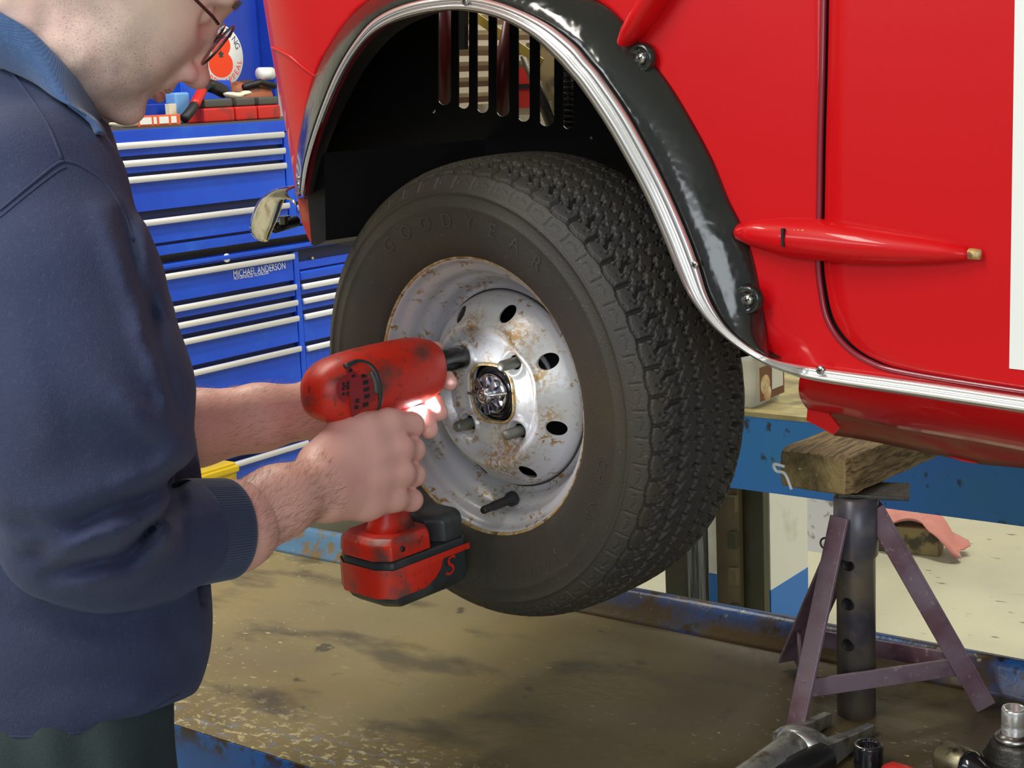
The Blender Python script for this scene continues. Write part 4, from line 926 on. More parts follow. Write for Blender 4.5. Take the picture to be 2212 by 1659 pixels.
# centre and middle ribs: hooked sipes
for lo_w, hi_w, off_ in ((0.0, 0.0120, 0.0), (0.0185, 0.0365, 0.35)):
    mask = (aw > lo_w) & (aw < hi_w); cc = (lo_w+hi_w)/2; t_ = (aw-cc)
    line = PT*(((ph2+off_) % 1)-0.5)-0.25*t_-0.0020*np.clip(np.sin(t_*2*PI/0.0085)*2, -1, 1)
    g_ = np.maximum(g_, np.where(mask, groove(line, 0.0016, 0.004, 0.0007), 0))
    line = PT*(((ph2+off_+0.5) % 1)-0.5)+0.2*t_-0.0016*np.clip(np.sin(t_*2*PI/0.010)*2, -1, 1)
    g_ = np.maximum(g_, np.where(mask & (t_ > (hi_w-lo_w)*0.12), groove(line, 0.0032, 0.0055), 0))
# shoulder blocks
mask = (aw > 0.0415) & (aw < 0.070)
bend = 0.0030*np.clip((aw-0.055)/0.003, -1, 1)
line = PT*((ph2 % 1)-0.5)+bend; g_ = np.maximum(g_, np.where(mask & (aw < 0.061), groove(line, 0.0046, 0.0065), 0))
line = PT*(((ph2+.5) % 1)-0.5)+bend*0.8; g_ = np.maximum(g_, np.where((aw > 0.054) & (aw < 0.0745), groove(line, 0.0040, 0.0055), 0))
for o_ in (0.27, 0.74):
    line = PT*(((ph2+o_) % 1)-0.5)-0.0018*np.clip(np.sin((aw-.045)*2*PI/0.009)*2, -1, 1); g_ = np.maximum(g_, np.where((aw > 0.046) & (aw < 0.066), groove(line, 0.0012, 0.0030, 0.0006), 0))
zig = 0.0010*np.clip(tri(ph2)*2, -1, 1); g_ = np.maximum(g_, groove(aw-0.0745-zig, 0.0022, 0.0034))
# lower shoulder ring with small hooks
msk = (aw > 0.079) & (aw < 0.091)
line = PT*((ph2 % 1)-0.5)-0.10*(aw-.085); g_ = np.maximum(g_, np.where(msk, groove(line, 0.0016, 0.0016), 0))
line = aw-0.084-0.0013*tri(ph2*2); g_ = np.maximum(g_, np.where(msk & (np.abs((ph2+0.5) % 1-0.5) < 0.27), groove(line, 0.0009, 0.0014), 0))
line = PT*(((ph2+0.25) % 1)-0.5); g_ = np.maximum(g_, np.where((aw > 0.084) & (aw < 0.088), groove(line, 0.0009, 0.0012), 0))
rng = np.random.RandomState(3)
RR = Rr[None, :]-g_*nr_[None, :, 0]; AA = Aa[None, :]-g_*nr_[None, :, 1]
if nr_[len(nr_)//2, 0] < 0: RR = Rr[None, :]+g_*nr_[None, :, 0]; AA = Aa[None, :]+g_*nr_[None, :, 1]
pts = WC[None, None]+AA[..., None]*WN+RR[..., None]*(np.cos(TH_)[..., None]*WX+np.sin(TH_)[..., None]*WZ)
def grid_mesh(name, pts, m, parent, wrap_i=True):
    ni, nj = pts.shape[:2]; me = bpy.data.meshes.new(name); idx = np.arange(ni*nj).reshape(ni, nj)
    i2 = np.roll(idx, -1, 0) if wrap_i else idx[1:]; i1 = idx if wrap_i else idx[:-1]
    q = np.stack([i1[:, :-1], i2[:, :-1], i2[:, 1:], i1[:, 1:]], -1).reshape(-1, 4)
    me.vertices.add(ni*nj); me.vertices.foreach_set('co', pts.reshape(-1).astype(np.float32)); me.loops.add(q.size); me.loops.foreach_set('vertex_index', q.reshape(-1).astype(np.int32))
    me.polygons.add(len(q)); me.polygons.foreach_set('loop_start', np.arange(0, q.size, 4, dtype=np.int32)); me.polygons.foreach_set('loop_total', np.full(len(q), 4, np.int32))
    me.update(calc_edges=True); me.validate(); me.polygons.foreach_set('use_smooth', [True]*len(q)); me.materials.append(M[m])
    o = bpy.data.objects.new(name, me); COL.objects.link(o)
    if parent is not None: o.parent = parent; o.matrix_parent_inverse = parent.matrix_world.inverted()
    return o
tyre = grid_mesh('tyre', pts, 'rubber', wheel)
M['letter'] = mat('moulded_letter_rubber', (0.058, 0.055, 0.048), 0.5)
def tyre_text(mb, txt, a_mid, da, rad, size):
    n_ = len(txt)
    for i, ch in enumerate(txt):
        if ch == ' ': continue
        a = a_mid-da*(i-(n_-1)/2); er = math.cos(a)*WX+math.sin(a)*WZ; et = math.sin(a)*WX-math.cos(a)*WZ
        def fn(x, y, a=a, er=er, et=et):
            rr = rad+y*size; ax_ = np.interp(rr, P_[:13, 0], P_[:13, 1]); return WC+WN*(ax_+0.0007)+er*rr+et*x*size
        text_mb(mb, ch, fn)
for _t, _a, _d, _r, _s in (('GOODYEAR', 87.5, 9.9, 0.184, 0.021), ('165/70 R10', -72, 4.2, 0.186, 0.013), ('CHINA', -22, 4.6, 0.184, 0.014)):
    mb = MB(); tyre_text(mb, _t, math.radians(_a), math.radians(_d), _r, _s); mb.build('sidewall_lettering', 'letter', tyre, fix=False)

# ================================================================== cordless impact wrench
SO = WC+0.0508*(math.cos(SA[1])*WX+math.sin(SA[1])*WZ)      # stud it sits on
TS = WX                                                     # side towards the camera
TUp = np.array([0, 0, 1.0])
def tp(s, side, up): return SO+WN*s+TS*side+TUp*up
M['toolred'] = mat('worn_red_rubber', (0.60, 0.022, 0.008), 0.42)
tint(M['toolred'], noise_fac(M['toolred'], 22, 5, 0.54, 0.68), (0.16, 0.045, 0.035))
tint(M['toolred'], noise_fac(M['toolred'], 120, 4, 0.60, 0.68, off=(3, 3, 1)), (0.10, 0.02, 0.015), 0.7)
bump(M['toolred'], noise_fac(M['toolred'], 180, 3), 0.15, 0.0004)
M['toolplate'] = mat('dusty_red_grille', (0.27, 0.018, 0.028), 0.5)
M['toolblack'] = mat('charcoal_battery_plastic', (0.028, 0.033, 0.036), 0.42)
tint(M['toolblack'], noise_fac(M['toolblack'], 26, 4, 0.5, 0.7), (0.06, 0.065, 0.068))
drill = thing('impact_wrench', tp(0.09, 0, 0), 'red and black cordless impact wrench held against the wheel', 'impact wrench')
def sup(s, ry, rz, cu=0.0, n=40, e=2.5):
    out = []
    for k in range(n):
        a = 2*PI*k/n; c_, s_ = math.cos(a), math.sin(a); out.append(tp(s, ry*abs(c_)**(2/e)*(1 if c_ > 0 else -1), cu+rz*abs(s_)**(2/e)*(1 if s_ > 0 else -1)))
    return out
bodyp = [(0.026, .012), (0.0275, .019), (0.031, .0245), (0.037, .0285), (0.045, .0313), (0.056, .0330), (0.075, .0340), (0.10, .0343), (0.125, .0343), (0.142, .0338), (0.156, .0325), (0.168, .0300), (0.177, .0262), (0.184, .0210), (0.189, .0140), (0.191, .007)]
MB().loft([sup(s, r, r*1.01, 0.0) for s, r in bodyp]).build('motor_housing', 'toolred', drill)
MB().lathe(SO, WN, [(0.0125, 0.030), (0.0130, 0.012), (0.0125, -0.017), (0.0118, -0.0185), (0.0085, -0.0185), (0.0085, -0.004), (0.0, -0.004)], 32).build('socket', 'greaseblack', drill)
MB().lathe(SO, WN, [(0.0150, 0.034), (0.0165, 0.027), (0.0150, 0.021), (0.0128, 0.020)], 32).build('nose_collar', 'toolblack', drill)
def onCyl(px, py, r=0.0347):
    d = ray(px, py); o = CAM-SO; da = np.dot(d, WN); oa = np.dot(o, WN); dp = d-WN*da; op = o-WN*oa
    A_, B_, C_ = np.dot(dp, dp), 2*np.dot(dp, op), np.dot(op, op)-r*r; D_ = max(0.0, B_*B_-4*A_*C_); t = (-B_-math.sqrt(D_))/(2*A_); P = CAM+d*t
    rad = P-SO; rad = unit(rad-WN*np.dot(rad, WN)); return P, rad
def cpath(pts, r=0.0347, k=5): return [onCyl(x, y, r)[0] for x, y in spline(pts, k)]
MB().tube(cpath([(745, 792), (770, 782), (792, 786), (808, 800), (817, 825), (821, 850), (818, 875), (806, 890), (785, 899), (768, 905)]), 0.0028, 8).build('vent_groove', 'toolblack', drill)
pl = MB(); top_ = spline([(748, 797), (770, 788), (792, 792), (806, 806)], 4); bot_ = spline([(760, 902), (778, 898), (798, 890), (812, 872)], 4)
pl.loft([[onCyl(a[0]+(b[0]-a[0])*t, a[1]+(b[1]-a[1])*t, 0.0349)[0] for t in np.linspace(0, 1, 10)] for a, b in zip(top_, bot_)], closed=False, cap=False)
pl.loft([[onCyl(747+20*math.cos(a)*q, 840+30*math.sin(a)*q, 0.0350)[0] for q in (0.05, .5, 1)] for a in np.linspace(PI/2, 3*PI/2, 12)], closed=False, cap=False)
plate = pl.build('vent_plate', 'toolplate', drill, fix=False)
mb = MB()
def patch(cx, cy, w, h, slope=-0.25):
    q = [onCyl(cx+dx*w/2, cy+dy*h/2+slope*dx*w/2, 0.0352)[0] for dx, dy in ((-1, -1), (1, -1), (1, 1), (-1, 1))]; mb.add(q, [(0, 1, 2, 3)], False)
for cx, cy, w, h in ((757, 800, 8, 7), (764, 812, 8, 6), (779, 798, 11, 9), (787, 811, 12, 9), (790, 826, 12, 9), (792, 841, 12, 9), (793, 856, 12, 9), (790, 874, 12, 9), (772, 866, 8, 9), (770, 880, 9, 8), (742, 829, 6, 6), (752, 827, 6, 6), (742, 840, 6, 6), (752, 838, 6, 6), (742, 851, 6, 6), (752, 849, 6, 6), (747, 834, 15, 3)): patch(cx, cy, w, h)
mb.build('vent_slots', 'black', plate, fix=False)['kind'] = 'stuff'
mb = MB(); mb.tube(cpath([(802, 800+5), (810, 825), (813, 850)], 0.0351), 0.0028, 8); mb.build('vent_bar', 'greyp', plate)
pts = [(820+19*math.cos(a), 778+10.5*math.sin(a)+0.25*19*math.cos(a)) for a in np.linspace(0, 2*PI, 18)]
MB().tube(cpath(pts, 0.0346, 2), 0.0011, 6, cap=False).build('switch_groove', 'toolblack', drill)
MB().add([onCyl(826+9*math.cos(a), 783+6*math.sin(a), 0.0351)[0] for a in np.linspace(0, 2*PI, 16, endpoint=False)], [tuple(range(16))], False).build('switch_hole', 'black', drill, fix=False)
MB().add([onCyl(852+4.5*math.cos(a)-1.5*math.sin(a), 861+7*math.sin(a), 0.0351)[0] for a in np.linspace(0, 2*PI, 16, endpoint=False)], [tuple(range(16))], False).build('screw_hole', 'black', drill, fix=False)
# handle, foot, battery
def esec(s, up, rs, rt, side=0.0, n=28, e=2.4):
    return [tp(s+rs*abs(math.cos(a))**(2/e)*(1 if math.cos(a) > 0 else -1), side+rt*abs(math.sin(a))**(2/e)*(1 if math.sin(a) > 0 else -1), up) for a in np.linspace(0, 2*PI, n, endpoint=False)]
MB().loft([esec(0.083, -0.020, .026, .020), esec(0.088, -0.045, .020, .0165), esec(0.094, -0.08, .018, .0155), esec(0.097, -0.115, .018, .0160), esec(0.099, -0.145, .022, .0175), esec(0.100, -0.159, .030, .022)]).build('grip', 'toolred', drill)
MB().loft([esec(0.060, -0.034, .010, .009), esec(0.062, -0.050, .009, .008), esec(0.066, -0.062, .006, .007)]).build('trigger', 'toolblack', drill)
def bsec(s0, s1, hw, up, ch=0.016, n=1):
    return [tp(s1, -hw+ch, up), tp(s1-ch*.6, -hw, up), tp(s0+ch*.5, -hw, up), tp(s0, -hw+ch*.6, up), tp(s0, hw-ch*.6, up), tp(s0+ch*.5, hw, up), tp(s1-ch*.6, hw, up), tp(s1, hw-ch, up)]
ZSH = -0.013; _tp = tp
def tp(s, side, up): return _tp((s-0.078)*1.10+0.078+0.008, side*1.09, up+ZSH)
MB().loft([bsec(0.066, 0.124, 0.031, -0.140), bsec(0.066, 0.130, 0.0355, -0.146), bsec(0.066, 0.131, 0.0365, -0.161)]).build('battery_foot', 'toolred', drill, 0.002)
bat = MB().loft([bsec(0.026, 0.062, 0.030, -0.134), bsec(0.024, 0.064, 0.0355, -0.139), bsec(0.024, 0.064, 0.036, -0.162)]).build('battery', 'toolblack', drill, 0.003)
MB().loft([bsec(0.023, 0.130, 0.0365, -0.1615), bsec(0.023, 0.130, 0.0370, -0.170), bsec(0.021, 0.128, 0.0372, -0.198), bsec(0.024, 0.124, 0.0355, -0.206), bsec(0.032, 0.116, 0.030, -0.213)]).build('battery_case', 'toolblack', bat, 0.003)
# red panel: wraps the rear and most of the near side
def bside(s, up): return tp(s, 0.0377, up)
MB().loft([[*(bsec(0.05, 0.1306, 0.0378, z)[k] for k in (0, 1))][::-1]+[] for z in (-0.170, -0.1985)], closed=False, cap=False)
rows = []
for z in np.linspace(-0.1695, -0.1975, 6):
    e_ = 0.070-0.012*math.sin(PI*min(1, max(0, (-z-0.1745)/0.020))*0.5) if z < -0.175 else 0.0235
    e_ = {0: 0.0235}.get(0) if z > -0.1755 else 0.068+0.014*((-z-0.1755)/0.022)**2
    sec = bsec(e_, 0.1310, 0.0380, z); rows.append([sec[2], sec[1], sec[0], sec[7], sec[6], bside(e_+0.03*(0), z)+TS*0.0003])
mb = MB(); rows2 = []
def redrow(z, e_, g=0.0): sec = bsec(e_, 0.1308+g, 0.0380+g, z); return [sec[2], sec[1], sec[0], sec[7], sec[6], tp(e_, 0.0380+g, z)]
mb.loft([redrow(-0.1690, 0.026), redrow(-0.1755, 0.026)], closed=False, cap=False)
mb.loft([redrow(-0.1755, 0.060), redrow(-0.185, 0.064), redrow(-0.193, 0.072), redrow(-0.1985, 0.084)], closed=False, cap=False)
mb.build('red_panel', 'toolred', bat, fix=False)
mb = MB(); text_mb(mb, 'S', lambda x, y: tp(0.052-(x+0.22*y)*0.028, 0.0384, -0.1865+y*0.028)); mb.build('battery_mark', 'toolred', bat, fix=False)
q = tp(0.108, 0.0368, -0.151); MB().lathe(q, TS, [(0, 0.0004), (0.0028, 0.0004), (0.003, -0.002)], 16).build('screw_hole', 'black', drill)
tp = _tp
# work light under the nose
M['led'] = mat('work_light_lens', (0.9, 0.95, 1.0), 0.2, Emission_Color=(0.85, 0.93, 1.0, 1), Emission_Strength=25.0)
lp = tp(0.066, 0.020, -0.0365)
ln = MB().lathe(lp, -WN, [(0.0, 0.006), (0.0035, 0.005), (0.0045, 0.002), (0.0045, -0.006)], 20).build('work_light', 'led', drill)
l = bpy.data.lights.new('work_light_beam', 'SPOT'); l.energy = 1.9; l.spot_size = math.radians(125); l.spot_blend = 0.6; l.shadow_soft_size = 0.005; l.color = (0.88, 0.94, 1.0)
lo = bpy.data.objects.new('work_light_beam', l); COL.objects.link(lo); lo.location = lp-WN*0.008; lo.rotation_euler = Vector(-WN+TS*0.25+TUp*(-0.1)).to_track_quat('-Z', 'Y').to_euler()

# ================================================================== tools on the near platform
def dk(px, py, z=0.0): return onZ(px, py, z)
M['forksteel'] = mat('grey_forged_steel', (0.52, 0.53, 0.52), 0.34, 0.85); tint(M['forksteel'], noise_fac(M['forksteel'], 60, 4, 0.5, 0.7), (0.22, 0.20, 0.15))
t = thing('ball_joint_fork', dk(1690, 1610), 'grey forged two pronged ball joint fork lying on the deck', 'tool')
A = dk(1590, 1710, 0.020); B = dk(1712, 1622, 0.021); dfor = unit(B-A); dsd = unit(np.cross(dfor, (0, 0, 1)))
mb = MB(); mb.tube([A-dfor*0.04, A, B-dfor*0.012, B], [0.0175, 0.018, 0.0185, 0.020], 28); 
rings = []
for s_, wd, ht in ((0.0, .020, .019), (0.010, .027, .019), (0.020, .031, .018), (0.026, .032, .017)):
    rings.append([B+dfor*s_+dsd*wd*math.cos(a)+np.array([0, 0, ht*math.sin(a)]) for a in np.linspace(0, 2*PI, 28, endpoint=False)])
mb.loft(rings); mb.build('shank', 'forksteel', t)
for sg in (-1, 1):
    rings = []
    for s_, off_, wd, ht in ((0.010, .0205, .0085, .015), (0.030, .0245, .0075, .0135), (0.05, .0250, .0065, .0115), (0.08, .0250, .0055, .0085), (0.118, .0250, .0050, .0055)):
        c_ = B+dfor*s_+dsd*sg*off_+np.array([0, 0, ht-0.021+0.001]); rings.append([c_+dsd*wd*x+np.array([0, 0, ht*y]) for x, y in ((-1, -.9), (-.8, -1), (.8, -1), (1, -.9), (1, .9), (.8, 1), (-.8, 1), (-1, .9))])
    MB().loft(rings).build('prong', 'forksteel', t, 0.0008)
M['sockblack'] = mat('black_impact_socket', (0.022, 0.022, 0.024), 0.32, 0.5)
A = dk(1655, 1695, 0.016); B = dk(1782, 1637, 0.016); d_ = unit(B-A)
tag(MB().lathe(A, d_, [(0.0, 0), (0.013, 0), (0.0145, 0.002), (0.0145, 0.03), (0.0160, 0.034), (0.0160, float(np.linalg.norm(B-A))-0.002), (0.0150, float(np.linalg.norm(B-A))), (0.011, float(np.linalg.norm(B-A))), (0.011, float(np.linalg.norm(B-A))-0.02), (0, float(np.linalg.norm(B-A))-0.02)], 32).build('socket', 'sockblack'), 'matt black deep impact socket in front of the forked tool', 'socket')
# ring end with twelve points
c_ = dk(1876, 1655, 0.0); mb = MB(); rings = []
for r_, z_, star in ((.0145, 0, 0), (.0145, .022, 0), (.0135, .024, 0), (.0105, .024, 1), (.0095, .022, 1), (.0095, 0.004, 1), (0.0, .004, 0)):
    rings.append([c_+np.array([(r_+star*.0007*math.cos(12*a))*math.cos(a), (r_+star*.0007*math.cos(12*a))*math.sin(a), z_]) for a in np.linspace(0, 2*PI, 96, endpoint=False)])
mb.loft(rings, cap=False); t = thing('twelve_point_socket', c_, 'short dark socket with a bright twelve point rim left of the red handle', 'socket')
mb.build('socket_body', 'greaseblack', t)
MB().lathe(c_, (0, 0, 1), [(.0115, .0242), (.0128, .0246), (.0138, .0240)], 48).build('bright_rim', 'steel', t)
A = dk(1908, 1668, 0.011); B = dk(1990, 1690, 0.011)
tag(MB().tube([A, A+(B-A)*.2, A+(B-A)*.6, B], [0.008, 0.0125, 0.0125, 0.010], 20).build('handle', 'redp'), 'bright red tool handle at the bottom edge of the photo', 'tool handle')
# pipe-like adapter
A = dk(2035, 1632, 0.0165); B = dk(2092, 1655, 0.0165); d_ = unit(B-A); ln_ = float(np.linalg.norm(B-A))
M['brass'] = mat('dull_greasy_brass', (0.27, 0.24, 0.15), 0.4, 0.8); tint(M['brass'], noise_fac(M['brass'], 70, 4, 0.5, 0.65), (0.06, 0.05, 0.035))
t = thing('threaded_adapter', (A+B)/2*np.array([1, 1, 0]), 'dull brass coloured sleeve with a dark oily end left of the ball joint', 'adapter')
MB().lathe(A, d_, [(0.0, 0), (0.0150, 0), (0.0165, 0.002), (0.0165, ln_-0.002), (0.0150, ln_), (0, ln_)], 32).build('sleeve', 'brass', t)
mb = MB(); mb.lathe(B-d_*.001, d_, [(0.0158, 0), (0.0162, 0.006), (0.012, 0.014), (0.008, 0.02), (0.004, 0.030), (0, 0.032)], 24); mb.build('oily_end', 'greaseblack', t)
# ball joint with chrome socket on top
c_ = dk(2188, 1676, 0.0)
t = thing('ball_joint', c_, 'black ribbed ball joint standing upright with a chrome socket on its stud', 'ball joint')
MB().lathe(c_, (0, 0, 1), [(.026, 0), (.028, .004), (.026, .010), (.029, .013), (.027, .017), (.030-.003, .019), (.0285, .022), (.0245, .026), (.0255, .028), (.0215, .032), (.0225, .034), (.0175, .037), (.0125, .0385), (0, .0385)], 44).build('housing', 'darksteel', t)
MB().lathe(c_, (0, 0, 1), [(.0120, .0375), (.0175, .038), (.0190, .0405), (.0175, .043), (.0125, .045)], 40).build('washer', 'steel', t)
MB().lathe(c_, (0, 0, 1), [(.0118, .044), (.0118, .052), (.0112, .0535), (.0118, .055), (.0118, .069), (.0110, .071), (.0085, .071), (.0080, .058), (0, .058)], 40).build('chrome_socket', 'chrome', t)

# ================================================================== the man
def surface_net(F, org, h):
    """F: sdf samples (negative inside) -> verts, quads"""
    S = F < 0; nx, ny, nz = F.shape
    acc = np.zeros((nx-1, ny-1, nz-1, 3)); cnt = np.zeros((nx-1, ny-1, nz-1))
    offs = [(a, b, c) for a in (0, 1) for b in (0, 1) for c in (0, 1)]
    for ax in range(3):
        for o in offs:
            if o[ax]: continue
            p = list(o); p[ax] = 1
            sl_ = lambda q: tuple(slice(q[i], q[i]+[nx, ny, nz][i]-1) for i in range(3))
            f0, f1 = F[sl_(o)], F[sl_(p)]; m_ = (f0 < 0) != (f1 < 0)
            t = np.where(m_, f0/np.where(m_, f0-f1, 1), 0); cnt += m_
            for i in range(3): acc[..., i] += m_*(o[i]+(t if i == ax else 0))
    act = cnt > 0; idx = -np.ones(act.shape, int); idx[act] = np.arange(act.sum())
    cells = np.argwhere(act); V = (cells+acc[act]/cnt[act][:, None])*h+org; Q = []
    for ax in range(3):
        u_, v_ = (ax+1) % 3, (ax+2) % 3
        s0 = [slice(1, -1)]*3; s1 = [slice(1, -1)]*3; s0[ax] = slice(0, -1); s1[ax] = slice(1, None)
        a = S[tuple(s0)]; b = S[tuple(s1)]
        for flip, mm in ((0, a & ~b), (1, ~a & b)):
            e = np.argwhere(mm); 
            if not len(e): continue
            base = e.copy(); base[:, u_] += 1; base[:, v_] += 1
            c = []
            for du, dv in ((-1, -1), (0, -1), (0, 0), (-1, 0)):
                q = base.copy(); q[:, u_] += du; q[:, v_] += dv; c.append(idx[q[:, 0], q[:, 1], q[:, 2]])
            q = np.stack(c, 1); Q.append(q[:, ::-1] if flip else q)
    return V, np.concatenate(Q)
def rc(P, a, b, r1, r2):
    """round cone distance"""
    a, b = np.asarray(a, np.float32), np.asarray(b, np.float32); ab = b-a; L2 = float(np.dot(ab, ab))
    t = np.clip(((P-a)@ab)/L2, 0, 1)
    return np.linalg.norm(P-a-t[..., None]*ab, axis=-1)-(r1+(r2-r1)*t)
def ell(P, c, ax, rad):
    """ellipsoid; ax rows are unit axes"""
    q = (P-np.asarray(c, np.float32))@np.asarray(ax, np.float32).T; rad = np.asarray(rad, np.float32)
    k0 = np.linalg.norm(q/rad, axis=-1); k1 = np.linalg.norm(q/(rad*rad), axis=-1)+1e-9
    return k0*(k0-1)/k1
def smin(a, b, k):
    hh = np.clip(0.5+0.5*(b-a)/k, 0, 1); return b*(1-hh)+a*hh-k*hh*(1-hh)
def smax(a, b, k): return -smin(-a, -b, k)
def sdf_mesh(fn, lo, hi, h):
    lo = np.array(lo); hi = np.array(hi); n_ = np.ceil((hi-lo)/h).astype(int)+1
    g = [(lo[i]+np.arange(n_[i])*h).astype(np.float32) for i in range(3)]
    P = np.stack(np.meshgrid(*g, indexing='ij'), -1); F = fn(P)
    F[0], F[-1], F[:, 0], F[:, -1], F[:, :, 0], F[:, :, -1] = [np.maximum(x, 1e-3) for x in (F[0], F[-1], F[:, 0], F[:, -1], F[:, :, 0], F[:, :, -1])]
    return surface_net(F, lo, h)
def mesh_obj(name, parts, m, parent=None, smooth_it=0):
    V, Q = [], []; b = 0
    for v, q in parts: V.append(v); Q.append(q+b); b += len(v)
    V = np.concatenate(V); Q = np.concatenate(Q); me = bpy.data.meshes.new(name)
    me.vertices.add(len(V)); me.vertices.foreach_set('co', V.reshape(-1).astype(np.float32)); me.loops.add(Q.size); me.loops.foreach_set('vertex_index', Q.reshape(-1).astype(np.int32))
    me.polygons.add(len(Q)); me.polygons.foreach_set('loop_start', np.arange(0, Q.size, 4, dtype=np.int32)); me.polygons.foreach_set('loop_total', np.full(len(Q), 4, np.int32))
    me.update(calc_edges=True); me.validate(); me.polygons.foreach_set('use_smooth', [True]*len(me.polygons)); me.materials.append(M[m])
    o = bpy.data.objects.new(name, me); COL.objects.link(o)
    if parent is not None: o.parent = parent; o.matrix_parent_inverse = parent.matrix_world.inverted()
    if smooth_it: s = o.modifiers.new('sm', 'SMOOTH'); s.factor = 0.5; s.iterations = smooth_it
    return o
def chain(P, pts, k=0.006):
    d = None
    for (a, ra), (b, rb) in zip(pts[:-1], pts[1:]):
        q = rc(P, a, b, ra, rb); d = q if d is None else smin(d, q, k)
    return d
def bbox(pts, pad):
    A = np.array(pts); return A.min(0)-pad, A.max(0)+pad

M['skin'] = mat('fair_skin', (0.88, 0.62, 0.54), 0.46, Subsurface_Weight=0.12, Subsurface_Scale=0.012)
bsdf(M['skin']).inputs['Subsurface Radius'].default_value = (1.0, 0.35, 0.2)
tint(M['skin'], noise_fac(M['skin'], 24, 4, 0.40, 0.66), (0.84, 0.50, 0.44), 0.7)
tint(M['skin'], noise_fac(M['skin'], 9, 3, 0.45, 0.7, off=(4, 2, 1)), (0.86, 0.66, 0.50), 0.7)
bump(M['skin'], noise_fac(M['skin'], 260, 3, 0.3, 0.7), 0.18, 0.0006)

# ---- head frame
Fh = unit(0.77*0.92*RGT-0.64*0.92*UPV+0.38*FWD)
Uh = unit(0.64*RGT+0.77*UPV); Uh = unit(Uh-Fh*np.dot(Uh, Fh)); Lh = np.cross(Uh, Fh)     # Lh: his left-right
if np.dot(Lh, FWD) > 0: Lh = -Lh                                                          # towards the camera
HO = W(432, 190, 1.285)-Fh*0.118+Uh*0.040
def hp(f, u_, l=0.0): return HO+Fh*f+Uh*u_+Lh*l
AX = np.array([Fh, Uh, Lh])
def head_sdf(P):
    q = (P-HO.astype(np.float32))@AX.T.astype(np.float32); f, u_, l = q[..., 0], q[..., 1], q[..., 2]; al = np.abs(l)
    Q = np.stack([f, u_, al], -1)
    I = np.eye(3)
    d = ell(Q, (-0.012, 0.035, 0), I, (0.098, 0.088, 0.078))                        # cranium
    d = smin(d, ell(Q, (0.038, -0.020, 0), I, (0.060, 0.082, 0.064)), 0.03)         # face block
    d = smin(d, ell(Q, (0.030, -0.062, 0), I, (0.052, 0.046, 0.054)), 0.025)        # jaw
    d = smin(d, rc(Q, (0.022, -0.082, 0.040), (0.074, -0.091, 0.012), 0.019, 0.016), 0.02)   # jaw line
    d = smin(d, rc(Q, (0.083, -0.092, 0.0), (0.083, -0.092, 0.008), 0.0140, 0.0130), 0.012)  # chin
    d = smin(d, ell(Q, (0.062, -0.026, 0.034), I, (0.022, 0.026, 0.022)), 0.014)    # cheek
    d = smin(d, ell(Q, (0.048, -0.058, 0.034), I, (0.030, 0.030, 0.020)), 0.016)    # jowl
    d = smin(d, rc(Q, (0.086, 0.030, 0.0), (0.083, 0.030, 0.034), 0.010, 0.009), 0.012)      # brow
    d = smax(d, -ell(Q, (0.094, 0.008, 0.032), I, (0.020, 0.013, 0.018)), 0.012)    # eye socket
    d = smin(d, ell(Q, (0.073, 0.008, 0.031), I, (0.0135, 0.0115, 0.0135)), 0.003)   # eyelid ball
    d = smin(d, rc(Q, (0.086, 0.016, 0), (0.103, -0.022, 0), 0.0065, 0.0075), 0.008) # nose bridge
    d = smin(d, ell(Q, (0.1085, -0.034, 0), I, (0.0130, 0.0115, 0.0125)), 0.006)      # nose tip
    d = smin(d, ell(Q, (0.098, -0.037, 0.0130), I, (0.0120, 0.0090, 0.0072)), 0.004) # wing
    d = smax(d, -ell(Q, (0.1035, -0.0465, 0.0085), I, (0.0068, 0.0060, 0.0042)), 0.002) # nostril
    d = smin(d, ell(Q, (0.089, -0.051, 0), I, (0.0120, 0.0130, 0.022)), 0.008)       # upper lip area
    d = smin(d, rc(Q, (0.0975, -0.0565, 0), (0.087, -0.0600, 0.020), 0.0054, 0.0032), 0.003)
    d = smin(d, rc(Q, (0.0960, -0.0685, 0), (0.086, -0.0645, 0.018), 0.0062, 0.0036), 0.003)
    d = smax(d, -rc(Q, (0.1035, -0.0625, 0), (0.088, -0.0625, 0.027), 0.0022, 0.0016), 0.002)
    d = smax(d, -rc(Q, (0.102, -0.078, 0), (0.096, -0.077, 0.014), 0.0055, 0.004), 0.008)   # under-lip hollow
    d = smax(d, -rc(Q, (0.1005, -0.044, 0.022), (0.083, -0.074, 0.033), 0.0016, 0.0014), 0.006)  # fold
    # ear
    e = ell(Q, (-0.012, 0.002, 0.080), np.array([[0.95, 0.1, 0.3], [-0.1, 1, 0], [-0.3, 0, 0.95]]), (0.017, 0.031, 0.008))
    e = smax(e, -ell(Q, (-0.006, 0.006, 0.090), I, (0.008, 0.018, 0.007)), 0.003)
    d = smin(d, e, 0.006)
    # neck
    nb = (NB-HO)@AX.T; 
    d2 = rc(q, (-0.030, -0.045, 0), nb, 0.058, 0.066); d = smin(d, d2, 0.03)
    d = smin(d, rc(q, (0.020, -0.085, 0), nb+np.array([0.045, 0.0, 0]), 0.036, 0.045), 0.022)
    # stubble pores, creases under the jaw
    d = d+0.0007*np.sin(q[..., 0]*240+3*np.sin(q[..., 1]*90))*np.exp(-((u_+0.088)/0.02)**2)*(f < 0.06)
    return d
NB = W(20, 250, 1.325)
lo, hi = bbox([hp(.13, .13, .1), hp(-.13, -.14, -.1), hp(.13, -.14, .1), hp(-.13, .13, -.1), hp(.13, -.14, -.1), hp(-.13, .14, .1), NB], 0.02)
head = sdf_mesh(head_sdf, lo, hi, 0.0024)

